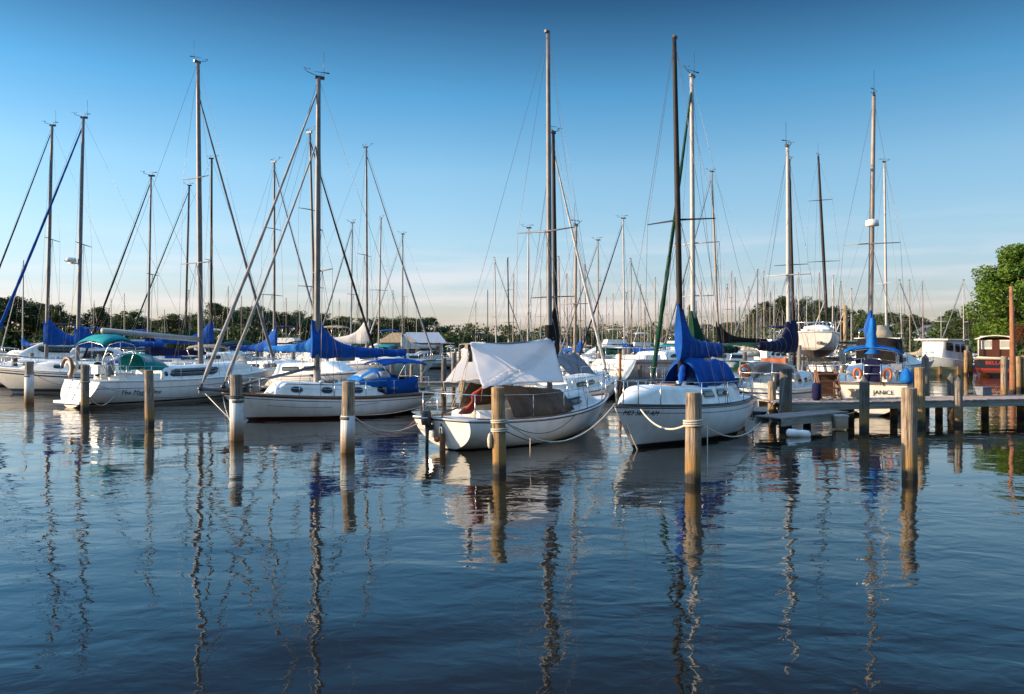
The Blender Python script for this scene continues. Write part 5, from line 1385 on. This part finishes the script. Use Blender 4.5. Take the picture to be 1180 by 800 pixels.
# pilings of the far slips
kk = {}
for i in range(70):
    Y = rf.choice([43, 47, 51, 56, 62, 68, 75, 82, 95]) + rf.uniform(-1, 1); px = rf.uniform(5, 1120)
    x = X(px, Y)
    if any((a - x) ** 2 + (b_ - Y) ** 2 < (c + .25) ** 2 for a, b_, c in occ) or not shore_ok(x, Y): continue
    if 20 < x < 36 and 44 < Y < 56: continue
    occ.append((x, Y, .2))
    ai = max(i for i, a in enumerate(ANCH) if a[0] <= px); kk.setdefault(ai, []).append((px, x, Y))
for ai, lst in kk.items():
    for n_, (px, x, Y) in enumerate(sorted(lst)):
        zt = rf.uniform(1.5, 2.4); mt_ = rf.choice([WPALE, WGREY, WGOLD, WDARK]); m = MB(); m.tube([(0, 0, -1), (0, 0, zt - .03), (0, 0, zt)], [.15, .135, .11], 10)
        o = m.build('slip_pile', mt_); o.location = (x, Y, 0); o['category'] = 'piling'; o['group'] = 'small piles standing far among the slips'
        o['label'] = 'small far %s pile, %s such pile right of %s' % ({WPALE: 'tan', WGREY: 'grey', WGOLD: 'golden', WDARK: 'dark'}[mt_], ORD[n_], ANCH[ai][1])

# ------------------------------------------------------------------ trees
def leafmat(name, c1, c2, tr=.25):
    m, t, b = newmat(name)
    ge = nd(t, 'ShaderNodeNewGeometry'); n = nd(t, 'ShaderNodeTexNoise'); n.inputs['Scale'].default_value = .55; n.inputs['Detail'].default_value = 4
    t.links.new(ge.outputs['Position'], n.inputs['Vector'])
    r = nd(t, 'ShaderNodeMapRange'); r.inputs[1].default_value = .35; r.inputs[2].default_value = .65; t.links.new(n.outputs[0], r.inputs[0])
    oi = nd(t, 'ShaderNodeObjectInfo')
    mx = nd(t, 'ShaderNodeMix', data_type='RGBA'); mx.inputs['A'].default_value = c4(c1); mx.inputs['B'].default_value = c4(c2); t.links.new(r.outputs[0], mx.inputs['Factor'])
    h = nd(t, 'ShaderNodeHueSaturation'); mr = nd(t, 'ShaderNodeMapRange'); mr.inputs[3].default_value = .475; mr.inputs[4].default_value = .515
    t.links.new(oi.outputs['Random'], mr.inputs[0]); t.links.new(mr.outputs[0], h.inputs['Hue'])
    mv = nd(t, 'ShaderNodeMapRange'); mv.inputs[3].default_value = .7; mv.inputs[4].default_value = 1.25; t.links.new(oi.outputs['Random'], mv.inputs[0]); t.links.new(mv.outputs[0], h.inputs['Value'])
    t.links.new(mx.outputs['Result'], h.inputs['Color']); t.links.new(h.outputs[0], b.inputs['Base Color']); b.inputs['Roughness'].default_value = .65; b.inputs['Specular IOR Level'].default_value = .2
    tn = nd(t, 'ShaderNodeBsdfTranslucent'); t.links.new(h.outputs[0], tn.inputs[0]); ms = nd(t, 'ShaderNodeMixShader'); ms.inputs[0].default_value = tr
    t.links.new(b.outputs[0], ms.inputs[1]); t.links.new(tn.outputs[0], ms.inputs[2]); t.links.new(ms.outputs[0], t.nodes['Material Output'].inputs[0])
    return m
LEAF = leafmat('leaves_far', (.040, .070, .024), (.075, .10, .034))
LEAFB = leafmat('leaves_bright', (.055, .12, .016), (.12, .19, .026), .3)
LEAFY = leafmat('leaves_willow', (.16, .17, .04), (.24, .22, .06), .3)
LEAFR = leafmat('leaves_reddish', (.22, .06, .03), (.12, .09, .03), .3)
BARK = noisy('bark', (.10, .075, .05), (.06, .045, .03), 3, .9)
def crown_mesh(seed, nblob, nleaf, size, shape='oval', zlow=.12):
    q = random.Random(seed); m = MB(); vs = []; fs = []; tips = []
    for i in range(nblob):
        f = q.random(); z = lp(zlow + .08, .93, f)
        if shape == 'oval': rad = .44 * sin(pi * min(1, (f * .86 + .12))) ** .55
        elif shape == 'wide': rad = .52 * (1 - f * .62) * (.8 + .2 * sin(f * 9))
        else: rad = .26 * (1 - f * .75)
        a = q.uniform(0, 2 * pi); d = rad * sqrt(q.random()) * .95
        c = Vector((cos(a) * d, sin(a) * d, z)); br = q.uniform(.08, .17) * (1 - .25 * f) * (1.15 if nblob == 80 else 1)
        tips.append(c)
        for j in range(nleaf // nblob):
            v = Vector((q.gauss(0, 1), q.gauss(0, 1), q.gauss(0, 1))); v.normalize(); v *= br * (q.random() ** .4)
            v.z *= .72; p = c + v
            u = Vector((q.gauss(0, 1), q.gauss(0, 1), q.gauss(0, .6))).normalized(); w_ = u.cross(Vector((q.gauss(0, 1), q.gauss(0, 1), q.gauss(0, 1)))).normalized()
            s_ = size * q.uniform(.6, 1.3); o = len(vs)
            vs += [p - u * s_, p + w_ * s_ * .6, p + u * s_, p - w_ * s_ * .6]; fs.append((o, o + 1, o + 2, o + 3))
    m.add(vs, fs); return m, tips
def trunk_mesh(tips, seed, zt=.8, r=.022, nl=14):
    q = random.Random(seed); m = MB()
    m.tube([(0, 0, -.03), (.004, 0, .1), (-.006, .004, .3), (.005, 0, zt)], [r * 1.3, r, r * .8, r * .25], 8)
    for c in tips[:nl]:
        z0 = min(c.z * .6, .5); m.tube([(0, 0, z0), (c.x * .5, c.y * .5, lp(z0, c.z, .6)), c], [r * .45, r * .3, r * .08], 5)
    return m
VAR = []
for i, (sh, mt_) in enumerate([('oval', LEAF), ('oval', LEAF), ('wide', LEAF), ('oval', LEAF), ('wide', LEAF), ('slim', LEAF)]):
    cm, tips = crown_mesh(40 + i, 80, 11000, .018 if sh != 'slim' else .015, sh, -.06)
    VAR.append((cm.mesh('tree_crown', [mt_]), trunk_mesh(tips, i).mesh('tree_trunk', [BARK])))
VARY = (VAR[4][0].copy(), VAR[4][1]); VARY[0].materials.clear(); VARY[0].materials.append(LEAFY)
VARR = (VAR[2][0].copy(), VAR[2][1]); VARR[0].materials.clear(); VARR[0].materials.append(LEAFR)
def tree(px, top, wpx, Y, v, label, grp='trees along the far shore', zb=.7):
    x = X(px, Y); h = Z(top, Y) - zb; w_ = wpx / F * Y
    root = empty('tree', (x, Y, zb), rf.uniform(0, 6), label=label, category='tree', group=grp)
    for nm, me in zip(('crown', 'trunk'), v):
        o = bpy.data.objects.new(nm, me); sc.collection.objects.link(o); o.parent = root
    root.scale = (w_, w_, h)
    return root
TR = [(-12, 350, 52, 172, 0), (12, 345, 58, 176, 1), (42, 351, 52, 185, 2), (64, 352, 24, 165, 3), (80, 366, 40, 200, 0), (112, 357, 34, 190, 1), (150, 360, 36, 185, 3), (132, 370, 40, 210, 4), (178, 372, 40, 200, 0), (198, 365, 30, 195, 1), (222, 364, 36, 205, 3), (247, 352, 40, 195, 0), (268, 358, 40, 205, 2), (292, 356, 44, 200, 1),
      (318, 362, 40, 205, 0), (342, 361, 44, 212, 3), (368, 364, 40, 215, 4), (395, 368, 40, 222, 1), (420, 370, 40, 228, 0), (446, 369, 40, 240, 2), (470, 368, 38, 250, 3), (493, 369, 38, 256, 0), (506, 382, 34, 262, 4), (532, 387, 36, 275, 1), (552, 385, 36, 275, 2), (578, 388, 38, 280, 0), (602, 389, 38, 280, 3), (626, 388, 36, 280, 4), (648, 387, 36, 282, 1), (668, 381, 32, 275, 0), (690, 385, 34, 278, 2), (712, 387, 34, 280, 3), (733, 386, 34, 280, 4),
      (797, 352, 22, 260, 5), (786, 372, 24, 262, 3), (812, 374, 30, 262, 0), (842, 371, 34, 255, 2), (822, 380, 30, 268, 1),
      (880, 348, 34, 190, 1), (903, 341, 38, 188, 0), (922, 342, 30, 192, 3), (940, 346, 34, 186, 1), (961, 353, 34, 190, 0), (984, 355, 34, 186, 3), (868, 362, 24, 195, 4), (1004, 362, 30, 180, 1), (1022, 360, 34, 172, 0), (1044, 361, 34, 262, 3), (1062, 366, 30, 270, 1), (1084, 372, 30, 262, 2), (1098, 357, 34, 158, 0), (1116, 358, 34, 150, 3), (1132, 366, 36, 140, 4)]
tk = {}
for (px, top, wp, Y, v) in sorted(TR):
    ai = max([i for i, a in enumerate(ANCH) if a[0] <= px] or [0]); tk[ai] = tk.get(ai, 0) + 1
    where = 'right of ' + ANCH[ai][1] if ai else 'in from the view edge'
    tree(px, top - (4 if px < 520 else 1), wp * 1.55, Y, VAR[v], '%s dark green shore tree, %s tree %s' % (['rounded', 'bushy', 'spreading', 'full', 'low', 'slender'][v], ORD[tk[ai] - 1], where))
tree(763, 379, 32, 240, VARY, 'low yellow-green willow at the far shore beside the green furled jib', None)
tree(1176, 372, 26, 84, VARR, 'small reddish-leaved tree beneath the big bright tree', None)
# big bright tree
def bigtree(px, Y, top, wpx, seed, label, nb=120, nl=42000):
    q = random.Random(seed); x = X(px, Y); h = Z(top, Y) - .7; w_ = wpx / F * Y
    cm, tips = crown_mesh(seed, nb, nl, .0125, 'oval', .03)
    root = empty('tree', (x, Y, .7), 0, label=label, category='tree')
    # clumps a bit tighter, so gaps and shaded hollows show between boughs
    cm.build('crown', LEAFB, root); trunk_mesh(tips, seed, .85, .03, 40).build('trunk', BARK, root); root.scale = (w_, w_, h)
bigtree(1190, 88, 276, 150, 91, 'big bright green sunlit tree filling the edge of the view')
bigtree(1152, 96, 322, 66, 92, 'mid-sized bright green tree leaning out from the biggest tree', 60, 20000)
# low growth on the banks
q = random.Random(3); m = MB(); vs = []; fs = []
segs = [((-420, 152), (-90, 152)), ((-90, 152), (-45, 174)), ((-45, 174), (-12, 242)), ((-12, 242), (30, 252)), ((30, 252), (43, 202)), ((43, 202), (47, 132)), ((48, 130), (49, 84)), ((50, 84), (56, 68)), ((56, 68), (120, 68)),
        ((-260, 200), (-20, 262)), ((-20, 262), (120, 275)), ((80, 180), (160, 190)), ((70, 150), (160, 150)), ((60, 115), (120, 118)), ((-60, 215), (0, 285)), ((0, 290), (200, 290))]
for a, b_ in segs:
    a, b_ = Vector(a), Vector(b_); L = (b_ - a).length
    for i in range(int(L / 2.0)):
        c = a.lerp(b_, q.random()); hh = q.uniform(2.2, 5.5) * (1.5 if c.y > 210 else 1); rr = q.uniform(1.2, 3)
        if c.x > 40 and c.y < 135: hh *= .45
        for j in range(110):
            p = Vector((c.x + q.gauss(0, rr * .5), c.y + 2 + q.gauss(0, rr * .5), .75 + hh * q.random() ** 1.1))
            u = Vector((q.gauss(0, 1), q.gauss(0, 1), q.gauss(0, 1))).normalized(); w_ = u.cross(Vector((q.gauss(0, 1), q.gauss(0, 1), q.gauss(0, 1)))).normalized(); s_ = q.uniform(.15, .34) * (1 + c.y / 300)
            o = len(vs); vs += [p - u * s_, p + w_ * s_ * .6, p + u * s_, p - w_ * s_ * .6]; fs.append((o, o + 1, o + 2, o + 3))
m.add(vs, fs); o = m.build('undergrowth', LEAF); o['kind'] = 'stuff'; o['label'] = 'dark green undergrowth along the banks of the shore'; o['category'] = 'shrubs'

# ------------------------------------------------------------------ buildings
SID = noisy('house_siding', (.42, .48, .55), (.36, .41, .48), 2, .7, stretch=(.3, .3, 14))
SIDW = noisy('house_white', (.70, .70, .68), (.6, .6, .58), 2, .7, stretch=(.3, .3, 14))
ROOFG = noisy('roof_metal', (.36, .38, .42), (.28, .30, .34), 1.5, .45, stretch=(8, .5, .5))
ROOFT = noisy('roof_tan', (.50, .33, .17), (.40, .25, .12), 3, .8)
ROOFD = noisy('roof_dark_shingle', (.09, .09, .10), (.06, .06, .065), 5, .9)
YWOOD = noisy('cream_framing', (.62, .50, .30), (.5, .4, .24), 3, .6)
def house(label, px, Y, wm, dm, eave, ridge, wall, roof, rz=0.0, zb=.7, wins=2, gable_front=True):
    root = empty('house', (X(px, Y), Y, zb), rz, label=label, category='house')
    hw, hd = wm / 2, dm / 2
    m = MB(); m.add([(-hw, -hd, 0), (hw, -hd, 0), (hw, hd, 0), (-hw, hd, 0), (-hw, -hd, eave), (hw, -hd, eave), (hw, hd, eave), (-hw, hd, eave), (0, -hd, ridge), (0, hd, ridge)],
          [(0, 1, 5, 8, 4), (2, 3, 7, 9, 6), (0, 4, 7, 3), (1, 2, 6, 5)]); m.build('wall', wall, root)
    for sx in (-1, 1):
        m = MB(); o = .35
        k = (ridge - eave) / hw
        a = Vector((0, -hd - o, ridge + .12)); b_ = Vector((sx * (hw + o), -hd - o, eave - o * k + .12)); m.add([a, b_, b_ + Vector((0, dm + 2 * o, 0)), a + Vector((0, dm + 2 * o, 0)), a - Vector((0, 0, .14)), b_ - Vector((0, 0, .14)), b_ + Vector((0, dm + 2 * o, -.14)), a + Vector((0, dm + 2 * o, -.14))],
              [(0, 1, 2, 3), (7, 6, 5, 4), (0, 4, 5, 1), (1, 5, 6, 2), (2, 6, 7, 3), (3, 7, 4, 0)]); m.build('roof', roof, root)
    for st in (0, 1, 2):
        z = 1.3 + st * 2.6
        if z + 1.2 > (eave if st < 2 else ridge - .8): 
            if z + .6 > ridge - .9: break
        for i in range(wins):
            x = (i - (wins - 1) / 2) * wm * (.36 if z < eave - 1 else .2)
            m = MB(); m.box((x, -hd - .03, z + .5), (1.15, .08, 1.45)); f_ = m.build('window', GEL, root)
            m = MB(); m.box((x, -hd - .08, z + .5), (.92, .04, 1.22)); m.build('pane', GLASS, f_)
    m = MB(); m.box((hw * .55, hd * .3, ridge + .1), (.7, .7, 1.6)); m.build('chimney', ROOFD, root)
    return root
house('pale blue-grey gabled house between the trees behind the far trawler', 1070, 235, 7.0, 9, 4.8, 7.1, SID, ROOFD, rz=-.25)
house('white gabled house half hidden behind masts left of the hoisted sailboat', 898, 168, 5.2, 7, 2.7, 4.3, SIDW, ROOFG, rz=.1)
house('small white house by the shore seen through masts near the willow', 778, 225, 8, 7, 2.6, 4.4, SIDW, ROOFT, rz=.2)
# floating clubhouse with tan hip roof
fx = X(476, 92)
Hb = empty('houseboat', (fx, 92, 0), .12, label='floating house with tan hipped roof and grey metal roof behind the cutter', category='houseboat')
m = MB(); m.box((0, 0, .25), (9.2, 5, .9)); m.build('barge', WGREY, Hb)
m = MB(); m.box((-1.6, 0, 1.65), (4.2, 3.6, 1.9)); m.build('wall', YWOOD, Hb)
m = MB(); m.box((1.9, .3, 1.6), (3.0, 3.2, 1.8)); m.build('wall', SIDW, Hb)
for i in range(4):
    m = MB(); m.box((-3.1 + i * 1.0, -1.83, 1.85), (.7, .07, 1.1)); m.build('window', GLASS, Hb)
m = MB(); m.box((1.9, -1.33, 1.7), (2.3, .07, .95)); m.build('window', GLASS, Hb)
def hip(cx, w_, d, z, h, run): 
    return [(cx - w_ / 2, -d / 2, z), (cx + w_ / 2, -d / 2, z), (cx + w_ / 2, d / 2, z), (cx - w_ / 2, d / 2, z), (cx - w_ / 2 + run, 0, z + h), (cx + w_ / 2 - run, 0, z + h)], [(0, 1, 5, 4), (1, 2, 5), (2, 3, 4, 5), (3, 0, 4), (3, 2, 1, 0)]
m = MB(); m.add(*hip(-1.9, 4.6, 4.6, 2.62, 1.15, 1.7)); m.build('roof', ROOFT, Hb)
m = MB(); m.add(*hip(1.1, 5.6, 4.4, 2.58, 1.25, .9)); m.build('roof', ROOFG, Hb)
for x in (3.4, 4.3):
    m = MB(); m.tube([(x, -2, .7), (x, -2, 2.6)], .06, 6); m.build('post', GEL, Hb)
m = MB(); m.box((4.0, -.2, 2.55), (1.6, 4.2, .08)); m.build('porch_roof', GEL, Hb)

# ------------------------------------------------------------------ ropes
def rope(label, pts, r=.014, mat=ROPE, name='mooring_line'):
    m = MB(); c = Vector(pts[0]); m.tube([Vector(p) - c for p in pts], r, 6); o = m.build(name, mat); o.location = c; o['label'] = label; o['category'] = 'rope'; return o
def wrap(P, z, n=2.3, r=.016, mat=ROPE, label='', tail=0):
    x, Y, zt, pr_ = P; pts = [Vector((x + cos(a) * (pr_ * 1.07 + r * .6), Y + sin(a) * (pr_ * 1.07 + r * .6), z + a / (2 * pi) * r * 2.2)) for a in [i * .35 for i in range(int(n * 18))]]
    if tail: pts = [pts[0] + Vector((.02, -.03, -tail))] + pts
    rope(label, pts, r, mat)
def pz(P, py): return Z(py, P[1])
s7 = lambda py: Vector((P7[0] - P7[3], P7[1] - .02, pz(P7, py)))
e7 = lambda py: Vector((P7[0] + P7[3], P7[1] - .02, pz(P7, py)))
ebow = E.wld((E.L / 2 - .12, 0, E.fb[2] + .04)); ed = E.wld((xat(E, 733, .6), .72, 1.07))
rope('white line sagging from the foredeck of the blue-tented sloop to the rope-wrapped pile', sag(ed, s7(490), .22), .020)
wrap(P7, pz(P7, 492), 3.0, .020, label='white rope wound around the grey-brown pile in front of the white sloop')
rope('white line sagging from the wrapped pile past the hull towards the finger pier piles', sag(e7(488), (P11[0], P11[1] - .1, pz(P11, 462)), .62), .016)
rope('thin light rope hanging straight down into the water beside the wrapped pile', [(e7(490).x + .12, e7(0).y, pz(P7, 490)), (e7(490).x + .12, e7(0).y, pz(P7, 549)), (e7(490).x + .125, e7(0).y, -.3)], .009)
rope('pale bow line running down the stem of the blue-tented sloop into the water', [ebow, E.wld((E.L / 2 - .95, .1, .02)) + Vector((0, -.06, 0)), E.wld((E.L / 2 - 1.2, .1, -.4))], .018)
d6 = Vector((P6[0] + P6[3], P6[1] - .02, pz(P6, 487))); d6b = Vector((P6[0] + P6[3], P6[1] - .02, pz(P6, 497)))
rope('long pale line hanging from the bow of the blue-tented sloop to the golden pile', sag(d6, ebow + Vector((-.05, 0, 0)), .62), .017)
rope('grey line looping from the golden pile along the hull of the tarp-covered boat', sag(d6b, D.wld((1.8, -1.15, .70)), .55), .011, ROPED)
rope('second thin grey line from the golden pile to the side deck of the tarp-covered boat', sag(d6, D.wld((.2, -1.2, .66)), .35), .010, ROPED)
wrap(P6, pz(P6, 488), 2.2, .018, label='upper rope coil wound around the golden pile'); wrap(P6, pz(P6, 498), 2.2, .018, label='lower rope coil wound around the golden pile')
m = MB(); m.tube([(0, 0, 0), (0, 0, -.03), (0, 0, -.12), (0, 0, -.26), (0, 0, -.30)], [.015, .035, .055, .045, .02], 8); o = m.build('rope_bundle', ROPE); o.location = (P6[0] - P6[3] - .05, P6[1] - .05, pz(P6, 499)); o['label'] = 'white bundle of rope hanging on the sunlit side of the golden pile'; o['category'] = 'rope'
lp_ = d6.lerp(ebow, .2); rx, ry = X(611, 16.6), 16.6
rope('short rope with a weight hanging from the long line beside the golden pile', [(rx, ry, Z(505, ry)), (rx, ry, Z(527, ry))], .012)
a5 = Vector((P5[0] + P5[3], P5[1], pz(P5, 480)))
rope('tan line sagging from the white-sleeved pile to the stern of the tarp-covered boat', sag(a5, D.wld((-D.L / 2 + .05, .8, .62)), .28), .013, ROPE)
rope('reddish line running from the white-sleeved pile to the tarp-covered boat', sag(a5 + Vector((0, 0, -.02)), D.wld((-D.L / 2 + .1, .9, .72)), .42), .010, ROPER)
rope('pale line from the white-sleeved pile along the cutter waterline to its stern', sag(a5 + Vector((0, .1, .02)), C.wld((-C.L / 2 + .3, .8, .35)), .12), .010, ROPE)
P4p = Vector((P4[0], P4[1] - P4[3], pz(P4, 456)))
rope('dark line wound on the pile beneath the bowsprit and led to the cutter', sag(Vector((P4[0] + P4[3], P4[1], pz(P4, 458))), C.wld((C.L / 2 - .4, .1, .95)), .06), .012, ROPED)
wrap(P4, pz(P4, 459), 2.0, .018, ROPED, label='dark rope wound around the pile beneath the bowsprit')
rope('pair-forming light line dropping from the bowsprit to the white-sleeved pile', [C.wld((C.L / 2 + .55, 0, .95)), Vector((P4[0] - P4[3], P4[1], pz(P4, 484)))], .014)
rope('light line from the cutter bow to the teal-canopied sloop', sag(Vector((P4[0] - P4[3], P4[1], pz(P4, 487))), B.wld((.5, -1.6, .18)), .12), .012)
rope('thin dark line drooping along the lettered hull from its stern pile', sag(Vector((P2[0] + P2[3], P2[1] - .1, pz(P2, 440))), B.wld((-1.2, -1.72, .25)), .25), .009, ROPED)
rope('white stern line looping from the lettered sloop down to its grey pile', sag(B.wld((-4.2, -1.3, .9)), Vector((P2[0] + P2[3], P2[1] - .1, pz(P2, 455))), .6), .014)
wrap(P2, pz(P2, 441), 1.6, .016, label='light rope wound around the grey pile at the rounded stern')
rope('reddish line sagging from the slim sleeved pile along the twin-striped hull', sag(Vector((P1[0] + P1[3], P1[1], pz(P1, 430))), Vector((X(95, 36), 36, Z(443, 36))), .25), .012, ROPER)
rope('thin dark line drooping along the white side of the cutter', sag(C.wld((2.6, 1.05, .55)), C.wld((-1.2, 1.42, .52)), .12), .007, ROPED)
b10 = Vector((P10[0], P10[1] - P10[3], pz(P10, 474)))
rope('thick grey rope slanting from the big weathered pile down into the water', [Vector((P10[0] - .1, P10[1] - .25, pz(P10, 432))), Vector((P10[0] - .32, P10[1] - .6, pz(P10, 462))), Vector((P10[0] - .75, P10[1] - 1.2, pz(P10, 492))), Vector((P10[0] - 1.1, P10[1] - 1.7, -.2))], .028, ROPED)
rope('tan rope looped low between the two finger pier piles', sag(Vector((P11[0] + .1, P11[1] - .15, pz(P11, 470))), Vector((P10[0] + .05, P10[1] - P10[3] - .02, pz(P10, 482))), .12), .022)
rope('thin line hanging under the long dock to the pale box', sag((X(950, 23.6), 23.6, .5), (X(990, 24.2), 24.2, .52), .12), .012)
